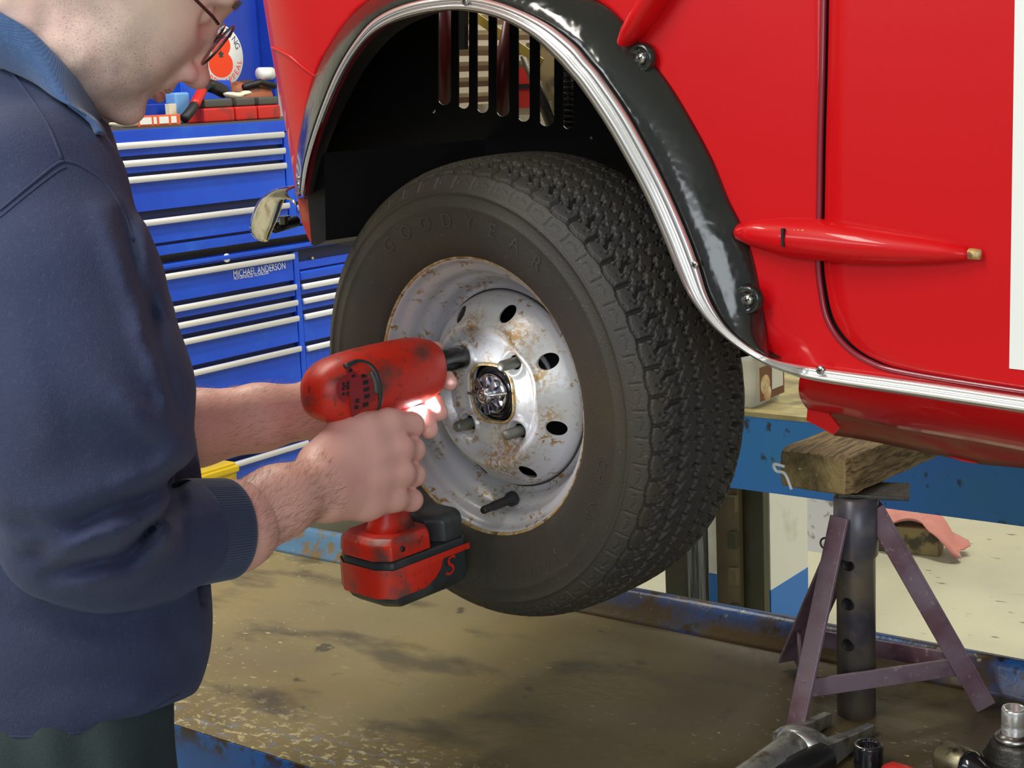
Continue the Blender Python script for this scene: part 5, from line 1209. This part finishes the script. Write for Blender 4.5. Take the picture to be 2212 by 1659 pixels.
# ---- arms and hands
def PT_(l): return [(W(x, y, d_), r_) for x, y, d_, r_ in l]
R_arm = PT_([(60, 420, 1.20, .050), (150, 1155, 1.215, .036), (300, 1165, 1.275, .0350), (500, 1140, 1.340, .0375), (600, 1085, 1.375, .0325), (690, 1045, 1.415, .0270)])
R_meta = [PT_([(700, 1020, 1.420, .022), (790, 930, 1.455, .0170), (838, 914, 1.468, .0130)]),
          PT_([(705, 1040, 1.420, .023), (800, 975, 1.452, .0170), (866, 966, 1.468, .0122)]),
          PT_([(708, 1062, 1.422, .024), (800, 1030, 1.452, .0180), (868, 1022, 1.470, .0128)]),
          PT_([(705, 1078, 1.425, .022), (790, 1082, 1.456, .0180), (852, 1076, 1.473, .0125)]),
          PT_([(690, 1000, 1.430, .021), (745, 935, 1.455, .0165), (830, 905, 1.492, .0125), (880, 900, 1.535, .0105)])]
R_fing = [PT_([(838, 914, 1.468, .0132), (888, 918, 1.492, .0132), (878, 922, 1.528, .0095), (852, 925, 1.540, .0085)]),
          PT_([(858, 968, 1.470, .0122), (893, 972, 1.494, .0122), (884, 972, 1.530, .0094), (856, 975, 1.542, .0084)]),
          PT_([(858, 1022, 1.472, .0120), (894, 1026, 1.495, .0120), (882, 1022, 1.530, .0092), (856, 1024, 1.542, .0082)]),
          PT_([(846, 1076, 1.475, .0116), (889, 1080, 1.498, .0116), (876, 1080, 1.528, .0088), (852, 1072, 1.540, .0078)])]
def r_hand(P):
    d = chain(P, R_arm[3:], 0.012)
    for c in R_meta: d = smin(d, chain(P, c, 0.010), 0.011)
    fg = None
    for c in R_fing: e = chain(P, c, 0.002); fg = e if fg is None else smin(fg, e, 0.003)
    d = smin(d, fg, 0.010)
    # knuckle dimples and tendon ridges
    for c in R_meta[:4]:
        a, b = c[0][0], c[2][0]; m1 = a+(b-a)*0.45-FWD*0.016
        d = d-0.0010*np.exp(-(rc(P, m1, b-FWD*0.011, 0, 0)/0.0055)**2)
    for c1, c2 in zip(R_fing[:-1], R_fing[1:]):
        m1 = (c1[0][0]+c2[0][0])/2-FWD*0.012; m2 = (c1[1][0]+c2[1][0])/2-FWD*0.008+RGT*0.003
        m1 = m1*0.45+m2*0.55; d = d+0.0014*np.exp(-(rc(P, m1, m2, 0, 0)/0.004)**2)
    # wrist creases
    for (x1, y1, x2, y2) in ((640, 1005, 700, 1110), (655, 1000, 716, 1100), (668, 985, 690, 1010)):
        d = d+0.0012*np.exp(-(rc(P, W(x1, y1, 1.378), W(x2, y2, 1.385), 0, 0)/0.0022)**2)
    d = d-0.002*np.exp(-(rc(P, W(700, 1010, 1.395), W(712, 1020, 1.40), 0, 0)/0.010)**2)
    return d
pp = [q for c in R_meta+R_fing for q, _ in c]+[W(490, 1140, 1.34)]
lo, hi = bbox(pp, 0.042)
rh = sdf_mesh(r_hand, lo, hi, 0.0017)
def r_upper(P): return chain(P, R_arm[:4]+[(R_arm[3][0]+(R_arm[4][0]-R_arm[3][0])*0.12, .0369)], 0.02)
lo, hi = bbox([q for q, _ in R_arm[:4]], 0.06)
ru = sdf_mesh(r_upper, lo, hi, 0.006)
L_arm = PT_([(170, 900, 1.46, .046), (300, 930, 1.48, .0440), (420, 925, 1.500, .0375), (560, 902, 1.535, .0330), (680, 885, 1.570, .0285)])
L_meta = [PT_([(690, 880, 1.572, .026), (800, 850, 1.585, .020), (850, 845, 1.580, .016)]), PT_([(690, 890, 1.572, .026), (800, 880, 1.590, .020), (845, 885, 1.578, .014)]), PT_([(690, 870, 1.572, .024), (800, 805, 1.590, .018), (870, 770, 1.590, .013)])]
L_fing = [PT_([(842, 868, 1.572, .0125), (885, 890, 1.545, .0112), (918, 902, 1.522, .0108), (926, 928, 1.512, .0098)]),
          PT_([(852, 846, 1.575, .0125), (905, 858, 1.558, .0110), (938, 872, 1.535, .0104), (948, 890, 1.528, .0095)]),
          PT_([(862, 815, 1.585, .0125), (920, 818, 1.570, .0105), (962, 818, 1.556, .0095), (970, 826, 1.552, .0088)]),
          PT_([(872, 772, 1.590, .012), (910, 758, 1.588, .0105), (942, 756, 1.585, .0092)])]
def l_hand(P):
    d = chain(P, L_arm[1:], 0.012)
    for c in L_meta: d = smin(d, chain(P, c, 0.010), 0.012)
    for c in L_fing: d = smin(d, chain(P, c, 0.002), 0.0035)
    return d
pp = [q for c in L_meta+L_fing for q, _ in c]+[W(300, 930, 1.48)]
lo, hi = bbox(pp, 0.048)
lh = sdf_mesh(l_hand, lo, hi, 0.0021)
man = mesh_obj('person', [head, rh, ru, lh], 'skin', None, 2)
tag(man, 'man in a navy sweatshirt and glasses leaning in to work on the wheel', 'person')
# nails on the visible left fingertips
M['nail'] = mat('finger_nail', (0.72, 0.46, 0.38), 0.3)
M['stub'] = M['skin']
# stubble and whiskers: dark speckles on the jaw come from a second slot
M['jaw'] = mat('stubbled_skin', (0.60, 0.38, 0.32), 0.5, Subsurface_Weight=0.1, Subsurface_Scale=0.012)
tint(M['jaw'], noise_fac(M['jaw'], 24, 4, 0.42, 0.64), (0.50, 0.33, 0.28), 0.7)
tint(M['jaw'], noise_fac(M['jaw'], 60, 5, 0.50, 0.66), (0.27, 0.21, 0.18), 0.75)
tint(M['jaw'], noise_fac(M['jaw'], 520, 2, 0.60, 0.66), (0.10, 0.08, 0.07), 0.8)
bump(M['jaw'], noise_fac(M['jaw'], 420, 3, 0.3, 0.7), 0.35, 0.0008)
# blend by position along the head: use a mask in object space
jm = M['skin']
tc = N(jm, 'ShaderNodeTexCoord')
def dotmask(mm, origin, direc, lo_, hi_):
    tc_ = N(mm, 'ShaderNodeTexCoord'); sub = N(mm, 'ShaderNodeVectorMath', operation='SUBTRACT'); L(mm, tc_.outputs['Object'], sub.inputs[0]); sub.inputs[1].default_value = tuple(origin)
    dt = N(mm, 'ShaderNodeVectorMath', operation='DOT_PRODUCT'); L(mm, sub.outputs[0], dt.inputs[0]); dt.inputs[1].default_value = tuple(direc)
    r = N(mm, 'ShaderNodeMapRange', interpolation_type='SMOOTHSTEP'); r.inputs['From Min'].default_value = lo_; r.inputs['From Max'].default_value = hi_; L(mm, dt.outputs['Value'], r.inputs['Value']); return r.outputs[0]
m1 = dotmask(jm, HO, -Uh, 0.005, 0.060); m2 = dotmask(jm, HO, Fh-Uh*0.2, -0.03, 0.02); m3 = dotmask(jm, HO, -Fh, -0.098, -0.088)
mk = mul(jm, mul(jm, m1, m2), m3)
tint(jm, mul(jm, mk, noise_fac(jm, 30, 4, 0.30, 0.60)), (0.47, 0.37, 0.32), 0.8)
tint(jm, mul(jm, mk, noise_fac(jm, 900, 2, 0.57, 0.67)), (0.16, 0.12, 0.10), 0.55)
tint(jm, mul(jm, dotmask(jm, HO, Fh, 0.090, 0.108), dotmask(jm, HO, -Uh, 0.0, 0.02)), (0.70, 0.30, 0.26), 0.6)

# ---- lips, brows, glasses
M['lip'] = mat('pink_lips', (0.55, 0.24, 0.21), 0.4)
mb = MB()
for sg in (1,):
    mb.tube([hp(0.084, -0.0645, 0.020), hp(0.0935, -0.0672, 0.010), hp(0.0970, -0.0680, 0.0), hp(0.0935, -0.0672, -0.010), hp(0.084, -0.0645, -0.020)], [0.0015, 0.0044, 0.0052, 0.0044, 0.0015], 12); mb.tube([hp(0.085, -0.0600, 0.020), hp(0.0955, -0.0580, 0.010), hp(0.0985, -0.0583, 0.0), hp(0.0955, -0.0580, -0.010), hp(0.085, -0.0600, -0.020)], [0.0012, 0.0036, 0.0040, 0.0036, 0.0012], 12)
mb.build('lips', 'lip', man)
M['frame'] = mat('dark_bronze_spectacle_frame', (0.10, 0.06, 0.06), 0.25, 0.8)
M['lens'] = mat('spectacle_lens', (0.95, 0.95, 0.97), 0.02, Transmission_Weight=1.0, IOR=1.1, Alpha=0.35)
gl = MB()
def lensring(l0, n=28): return [hp(0.104+0.004*math.cos(a)*0-0.10*abs(l0+0.024*math.cos(a))**1.0*0.20, -0.004+0.0205*math.sin(a), l0+0.0255*math.cos(a)) for a in np.linspace(0, 2*PI, n, endpoint=False)]
for sg in (-1, 1):
    rr = lensring(sg*0.034); gl.tube(rr+[rr[0]], 0.0011, 8, cap=False)
    gl.tube([hp(0.090, 0.008, sg*0.060), hp(0.082, 0.009, sg*0.072), hp(0.0, 0.014, sg*0.079), hp(-0.02, 0.005, sg*0.080)], 0.0014, 8)
gl.tube([hp(0.102, 0.003, -0.010), hp(0.106, 0.006, 0), hp(0.102, 0.003, 0.010)], 0.0012, 8)
fr = gl.build('spectacle_frame', 'frame', man, fix=False)
for sg in (-1, 1):
    rr = lensring(sg*0.034); ml = MB(); ml.add(rr+[q-Fh*0.0014 for q in rr], [tuple(range(28)), tuple(range(55, 27, -1))]+[(i, (i+1) % 28, (i+1) % 28+28, i+28) for i in range(28)]); ml.build('lens', 'lens', fr)
M['brow'] = mat('greying_brown_hair', (0.10, 0.075, 0.06), 0.7)
mb = MB()
for sg in (-1, 1):
    rr = np.random.RandomState(5)
    for k in range(90):
        l = sg*(0.012+0.040*rr.rand()); u0 = 0.028+0.006*rr.rand(); a = hp(0.0935-0.10*abs(l)**1.0*0.22, u0, l); mb.tube([a, a+Fh*0.003+Lh*sg*0.006+Uh*0.002*rr.randn()], [0.0003, 0.0001], 4, cap=False)
mb.build('eyebrows', 'brow', man, fix=False)['kind'] = 'stuff'
# hair on the back and sides of the head
def hair_sdf(P):
    q = (P-HO.astype(np.float32))@AX.T.astype(np.float32); Q = np.stack([q[..., 0], q[..., 1], np.abs(q[..., 2])], -1)
    d = ell(Q, (-0.016, 0.038, 0), np.eye(3), (0.099, 0.092, 0.081)); d = d+0.0012*np.sin(q[..., 0]*300)*np.sin(q[..., 2]*260+q[..., 1]*150)
    d = smax(d, (Q[..., 0]*0.8-Q[..., 1]*0.5-0.012), 0.01); d = smax(d, -(Q[..., 1]+0.035), 0.01); return d
lo, hi = bbox([hp(.11, .14, .1), hp(-.13, -.06, -.1), hp(.11, -.06, .1), hp(-.13, .14, -.1), hp(.11, -.06, -.1), hp(-.13, .14, .1)], 0.01)
mesh_obj('hair', [sdf_mesh(hair_sdf, lo, hi, 0.0035)], 'brow', man, 1)

# ---- arm hair
mb = MB(); rr = np.random.RandomState(11)
bpy.context.view_layer.update(); _ev = man.evaluated_get(bpy.context.evaluated_depsgraph_get())
def arm_hair(cpts, n_):
    for _ in range(n_):
        i = rr.randint(len(cpts)-1); t = rr.rand(); (a, ra), (b, rb) = cpts[i], cpts[i+1]; c = a+(b-a)*t; ax_ = unit(b-a)
        x = unit(np.cross(ax_, UPV)); y = np.cross(x, ax_); x = x if np.dot(x, FWD) < 0 else -x; y = y if y[2] > 0 else -y
        ph_ = rr.uniform(-0.9, 1.75); nd = math.cos(ph_)*x+math.sin(ph_)*y
        hit, loc, nrm, _f = _ev.ray_cast(Vector(c+nd*0.07), Vector(-nd))
        if not hit: continue
        p0 = np.array(loc)-nd*0.0003; cv = unit(np.cross(ax_, nd)); d_ = unit(ax_*rr.uniform(.7, 1)+nd*rr.uniform(.10, .35)+cv*rr.uniform(-.7, .1)); ln = rr.uniform(.005, .012)
        mb.tube([p0, p0+d_*ln*0.5+nd*0.0006, p0+d_*ln], [0.00009, 0.00008, 0.00003], 3, cap=False)
arm_hair(R_arm[3:6], 750); arm_hair(L_arm[1:5], 650)
M['armhair'] = mat('light_brown_arm_hair', (0.26, 0.16, 0.10), 0.6)
mb.build('arm_hair', 'armhair', man, fix=False)['kind'] = 'stuff'

# ---- sweatshirt
M['navy'] = mat('navy_sweatshirt_cotton', (0.021, 0.033, 0.086), 0.85, Sheen_Weight=0.18, Sheen_Roughness=0.5)
bsdf(M['navy']).inputs['Sheen Tint'].default_value = (0.35, 0.4, 0.6, 1)
tint(M['navy'], noise_fac(M['navy'], 5, 4, 0.45, 0.7), (0.032, 0.038, 0.085), 0.7)
tint(M['navy'], noise_fac(M['navy'], 320, 3, 0.55, 0.75), (0.06, 0.06, 0.11), 0.5)
bump(M['navy'], noise_fac(M['navy'], 700, 2, 0.3, 0.7), 0.30, 0.0008)
bump(M['navy'], noise_fac(M['navy'], 14, 4, 0.3, 0.7), 0.25, 0.006)
Ln = unit(FWD*0.92-RGT*0.38)      # his lateral axis, away from the camera
def spx(P):
    v = P-CAM.astype(np.float32); z = v@FWD.astype(np.float32); return 1106+FPX*(v@RGT.astype(np.float32))/z, 829.5-FPX*(v@UPV.astype(np.float32))/z
TOR = PT_([(-28, 380, 1.30, .080), (14, 560, 1.315, .108), (52, 760, 1.335, .121), (86, 1000, 1.34, .124), (110, 1250, 1.34, .125), (114, 1410, 1.34, .120), (82, 1560, 1.34, .107)])
ARM = PT_([(66, 440, 1.195, .070), (130, 640, 1.170, .074), (175, 850, 1.160, .077), (182, 1010, 1.170, .070), (165, 1130, 1.190, .056)])
FOR = PT_([(150, 1150, 1.195, .055), (225, 1184, 1.228, .052), (315, 1172, 1.268, .049), (400, 1152, 1.298, .0475)])
folds = [  # x1,y1,x2,y2,depth,width,height(+ridge,-groove)
    (209, 429, 241, 509, 1.17, .010, .003), (241, 509, 298, 662, 1.17, .010, .006), (298, 662, 312, 742, 1.17, .009, .005), (262, 470, 325, 680, 1.20, .007, -.009), (325, 650, 335, 760, 1.2, .007, -.008),
    (306, 485, 314, 726, 1.22, .005, .003), (314, 726, 358, 847, 1.22, .008, .007), (358, 847, 364, 900, 1.22, .006, .005), (345, 760, 380, 880, 1.25, .005, -.006),
    (240, 840, 330, 925, 1.17, .012, .006), (310, 905, 399, 968, 1.20, .010, .012), (399, 968, 330, 1024, 1.20, .009, .007), (330, 1024, 235, 1066, 1.20, .012, .005),
    (402, 1016, 330, 1062, 1.22, .008, -.010), (330, 1062, 217, 1105, 1.20, .009, -.013), (217, 1105, 120, 1128, 1.18, .008, -.006),
    (137, 1161, 222, 1112, 1.20, .007, -.008), (120, 1190, 230, 1140, 1.2, .010, .007), (105, 1241, 266, 1201, 1.2, .008, -.008), (266, 1201, 386, 1080, 1.22, .008, -.009), (230, 1165, 330, 1100, 1.22, .009, .006),
    (274, 1129, 322, 1072, 1.22, .006, -.006), (150, 1262, 300, 1236, 1.2, .011, .006), (300, 1236, 392, 1130, 1.2, .010, .006), (385, 1050, 402, 1180, 1.28, .006, -.005), (345, 1090, 362, 1190, 1.28, .007, .004),
    (20, 1125, 110, 1150, 1.18, .008, -.005), (60, 1205, 120, 1180, 1.18, .008, -.005),
    (30, 90, 150, 250, 1.20, .010, .003), (20, 700, 120, 1000, 1.15, .02, .004), (60, 1040, 200, 1000, 1.15, .02, -.003),
    (20, 1330, 300, 1350, 1.22, .014, -.004), (200, 1420, 430, 1350, 1.22, .02, .004), (60, 1490, 380, 1450, 1.22, .016, -.003), (360, 1320, 420, 1440, 1.24, .012, -.004), (250, 1540, 400, 1480, 1.2, .012, .004)]
def sweat(P):
    d = None
    for off in (0.0, 0.085, 0.17):
        c = [(q+Ln*off-RGT*0.05*off+UPV*0, r_*(1.0 if off < .1 else .95)) for q, r_ in TOR]; e = chain(P, c, 0.05); d = e if d is None else smin(d, e, 0.05)
    # shoulders and trapezius towards the neck
    d = smin(d, rc(P, W(66, 420, 1.20), W(-10, 330, 1.30), .066, .078), 0.05)
    d = smin(d, rc(P, W(-20, 360, 1.50), W(-10, 330, 1.32), .062, .078), 0.05)
    d = smin(d, rc(P, W(20, 340, 1.25), W(62, 345, 1.27), .052, .052), 0.04)
    d = smin(d, rc(P, W(40, 345, 1.26), W(88, 395, 1.36), .050, .050), 0.04)
    PX, PY = spx(P); a = chain(P, ARM, 0.03); d = smin(d, a, 0.007+0.03*np.clip((720-PY)/300, 0, 1))
    fa = chain(P, FOR, 0.02); fa = smin(fa, a, 0.016); d = smin(d, fa, 0.006)
    # far sleeve
    fs = chain(P, PT_([(-20, 430, 1.50, .068), (110, 800, 1.52, .070), (180, 920, 1.50, .058), (330, 930, 1.49, .048)]), 0.03); d = smin(d, fs, 0.03)
    PX, PY = spx(P); near = np.clip((1.36-(P-CAM.astype(np.float32))@FWD.astype(np.float32))/0.05, 0, 1)
    for x1, y1, x2, y2, dd, wd, hh in folds:
        ex, ey_ = x2-x1, y2-y1; t_ = np.clip(((PX-x1)*ex+(PY-y1)*ey_)/(ex*ex+ey_*ey_), 0, 1); dq = np.hypot(PX-x1-t_*ex, PY-y1-t_*ey_)*dd/FPX
        d = d-hh*1.5*near*np.sin(PI*(0.12+0.76*t_))*np.exp(-(dq/(wd*0.75+0.002))**2)
    x, y = P[..., 2], P[..., 0]
    d = d+0.0012*np.sin(P[..., 2]*46+P[..., 0]*30+2*np.sin(P[..., 1]*22))
    # neck opening
    d = smax(d, -rc(P, W(40, 235, 1.30), NK2, .060, .070), 0.006)
    # hem cut
    pl_ = (P-HEM0.astype(np.float32))@HEMN.astype(np.float32); d = smax(d, pl_, 0.004)
    # sleeve end and hollow
    c1 = FOR[-1][0]; ad = unit(FOR[-1][0]-FOR[-2][0]); d = smax(d, np.where(rc(P, c1, c1+ad*0.05, .07, .07) < 0, (P-c1.astype(np.float32))@ad.astype(np.float32)-0.012, -1), 0.002)
    return d
NK2 = W(150, 60, 1.30)
h1_, h2_, h3_ = W(0, 1632, 1.24), W(395, 1520, 1.25), W(0, 1600, 1.50)
HEM0 = h1_; HEMN = unit(np.cross(h2_-h1_, h3_-h1_)); HEMN = HEMN if HEMN[2] < 0 else -HEMN
lo, hi = bbox([W(-160, 250, 1.30), W(480, 1640, 1.25), W(-160, 1640, 1.55), W(480, 1640, 1.40), W(-200, 260, 1.10), W(100, 200, 1.55), W(-200, 1640, 1.1)], 0.05)
sw = sdf_mesh(sweat, lo, hi, 0.0040)
shirt = mesh_obj('sweatshirt', [sw], 'navy', man, 2)
# ribbed cuff
M['rib'] = mat('ribbed_navy_knit', (0.018, 0.035, 0.085), 0.85, Sheen_Weight=0.3)
M['collar'] = mat('blue_polo_collar', (0.030, 0.085, 0.22), 0.8, Sheen_Weight=0.3)
tint(M['collar'], noise_fac(M['collar'], 300, 3, 0.5, 0.7), (0.06, 0.13, 0.28), 0.6)
def ribbed(c0, axis, r0, r1, ln, n_=110, amp=0.0009, flat=1.0, upv=(0, 0, 1), mlist=8):
    axis = unit(axis); x = unit(np.cross(axis, upv)); y = np.cross(x, axis); rings = []
    for s_, rr_ in [(0, r0)]+[(t, r0+(r1-r0)*t) for t in np.linspace(0.1, 0.95, mlist)]+[(1.0, r1-0.001), (1.0, r1-0.0035), (0.8, r1-0.004), (0.5, r1-0.004)]:
        rings.append([c0+axis*ln*s_+(rr_+amp*(0.5+0.5*math.cos(n_*a))*(s_ > 0))*(math.cos(a)*x+flat*math.sin(a)*y) for a in np.linspace(0, 2*PI, n_*4, endpoint=False)])
    return rings
ca = unit(W(500, 1140, 1.342)-W(420, 1150, 1.305)); ca = unit(ca+RGT*0.2)
MB().loft(ribbed(W(402, 1151, 1.299), ca, .0462, .0440, 0.044), cap=False).build('cuff', 'rib', shirt, fix=False)
# collar: folded band around the neck
cc = W(28, 262, 1.315); cn = unit(NK2-W(10, 262, 1.315)+UPV*0.0)
cx_ = unit(np.cross(cn, FWD)); cy_ = np.cross(cn, cx_)
col_out = spline([(-60, -10), (0, 26), (60, 62), (110, 108), (160, 165), (195, 222), (212, 262), (218, 292)], 6)
col_in = spline([(-80, 100), (-20, 136), (30, 158), (74, 180), (119, 212), (162, 234), (200, 262), (216, 290)], 6)
bpy.context.view_layer.update()
def surf_depth(ob, x, y, dflt):
    ev = ob.evaluated_get(bpy.context.evaluated_depsgraph_get()); hit, loc, nrm, _ = ev.ray_cast(Vector(CAM), Vector(unit(ray(x, y))))
    return float(np.dot(np.array(loc)-CAM, FWD)) if hit else dflt
rows = []; da = []; db = []
for a, b in zip(col_out, col_in): da.append(surf_depth(man, a[0]+14, a[1]-10, 1.25)-0.002); db.append(min(surf_depth(shirt, b[0]-10, b[1]+12, 1.25), surf_depth(man, b[0], b[1], 1.3))-0.004)
sm = lambda v: np.convolve(np.pad(v, 4, 'edge'), np.ones(9)/9, 'valid')
da, db = sm(np.minimum(da, 1.31)), sm(np.minimum(db, 1.31))
for i, (a, b) in enumerate(zip(col_out, col_in)):
    A, B = W(a[0], a[1], da[i]), W(b[0], b[1], db[i]); row = [A+(B-A)*s_-FWD*(0.010*math.sin(PI*s_)) for s_ in np.linspace(0, 1, 12)]
    rows.append([A+FWD*0.012+(A-B)*0.02]+row+[B+FWD*0.012])
mb = MB(); mb.loft(rows, closed=False, cap=False); co = mb.build('polo_collar', 'collar', man, fix=False); s = co.modifiers.new('s', 'SOLIDIFY'); s.thickness = 0.003; s.offset = -1
_c = M['collar']; tcx = N(_c, 'ShaderNodeTexCoord'); wv = N(_c, 'ShaderNodeTexWave'); wv.inputs['Scale'].default_value = 230; wv.inputs['Distortion'].default_value = 0.6
mp = N(_c, 'ShaderNodeMapping'); mp.inputs['Rotation'].default_value = (0.3, 0.9, 0.7); L(_c, tcx.outputs['Object'], mp.inputs[0]); L(_c, mp.outputs[0], wv.inputs['Vector']); bump(_c, wv.outputs['Fac'], 0.4, 0.0006)
# seams
dg = bpy.context.evaluated_depsgraph_get(); dg.update()
def on_shirt(pts, off=0.0006):
    out = []; ev = shirt.evaluated_get(bpy.context.evaluated_depsgraph_get())
    for x, y in pts:
        hit, loc, nrm, _ = ev.ray_cast(Vector(CAM), Vector(unit(ray(x, y))))
        if hit: out.append(np.array(loc)+np.array(nrm)*off)
    return out
for sp_, rr_ in (([(0, 455), (60, 405), (118, 358), (140, 348)], .0013), ([(12, 140), (60, 205), (105, 275), (134, 345)], .0013), ([(140, 348), (175, 360), (225, 395), (262, 450), (290, 520)], .0013), ([(0, 470), (60, 420), (122, 372), (142, 362)], .0008)):
    q = on_shirt(spline(sp_, 8), 0.0002)
    if len(q) > 3: MB().tube(q, rr_, 8).build('seam', 'navy', shirt)
q = on_shirt(spline([(0, 1590), (100, 1590), (200, 1575), (300, 1545), (385, 1500)], 6), 0.0)
if len(q) > 3: MB().tube(q, .0012, 8).build('hem_seam', 'navy', shirt)

# ---- trousers and boots
M['trouser'] = mat('dark_green_work_trousers', (0.018, 0.034, 0.036), 0.8)
tint(M['trouser'], noise_fac(M['trouser'], 8, 4, 0.45, 0.65), (0.028, 0.050, 0.050))
bump(M['trouser'], noise_fac(M['trouser'], 500, 2), 0.3, 0.0006)
hipN = W(135, 1590, 1.315); hipF = hipN+Ln*0.16; 
def gp(q, x=0, y=0, z=0): return np.array([q[0]+x, q[1]+y, z])
def trous(P):
    d = rc(P, hipN+np.array([0, 0, 0.02]), hipF+np.array([0, 0, 0.02]), .096, .096)
    for hq, kx, ky, fx, fy in ((hipN, .01, .00, .0, -.03), (hipF, -.03, .02, -.04, .0)):
        kn = gp(hq, kx, ky, -0.42); an = gp(hq, fx, fy, FZ+0.09)
        d = smin(d, chain(P, [(hq, .096), (kn, .078), (an, .062)], 0.03), 0.02)
    d = d+0.0035*np.sin(P[..., 2]*45+P[..., 0]*60+2.5*np.sin(P[..., 1]*30))+0.0035*np.sin(P[..., 0]*110+P[..., 2]*18+P[..., 1]*90)
    d = smax(d, (FZ+0.085)-P[..., 2], 0.003)
    return d
lo, hi = bbox([hipN+np.array([0, 0, .14]), hipF, gp(hipN, 0, 0, FZ+0.07), gp(hipF, 0, 0, FZ+0.07)], 0.14); lo[2] = FZ+0.06
mesh_obj('trousers', [sdf_mesh(trous, lo, hi, 0.0075)], 'trouser', man, 2)
fdir = unit((RGT[0]+FWD[0]*.3, RGT[1]+FWD[1]*.3, 0))
for hq, fx, fy in ((hipN, .0, -.03), (hipF, -.04, .0)):
    an = gp(hq, fx, fy, FZ+0.09)
    def boot(P, an=an):
        d = rc(P, an+np.array([0, 0, 0.03]), gp(an, 0, 0, FZ+0.055), .052, .050); d = smin(d, rc(P, gp(an, fdir[0]*-.03, fdir[1]*-.03, FZ+0.045), gp(an, fdir[0]*.16, fdir[1]*.16, FZ+0.040), .045, .042), 0.03)
        return smax(d, FZ+0.001-P[..., 2], 0.002)
    lo, hi = bbox([an, gp(an, fdir[0]*.2, fdir[1]*.2, FZ), gp(an, -fdir[0]*.08, -fdir[1]*.08, FZ+.18)], 0.07); lo[2] = FZ-0.01
    mesh_obj('boot', [sdf_mesh(boot, lo, hi, 0.006)], 'black', man, 1)
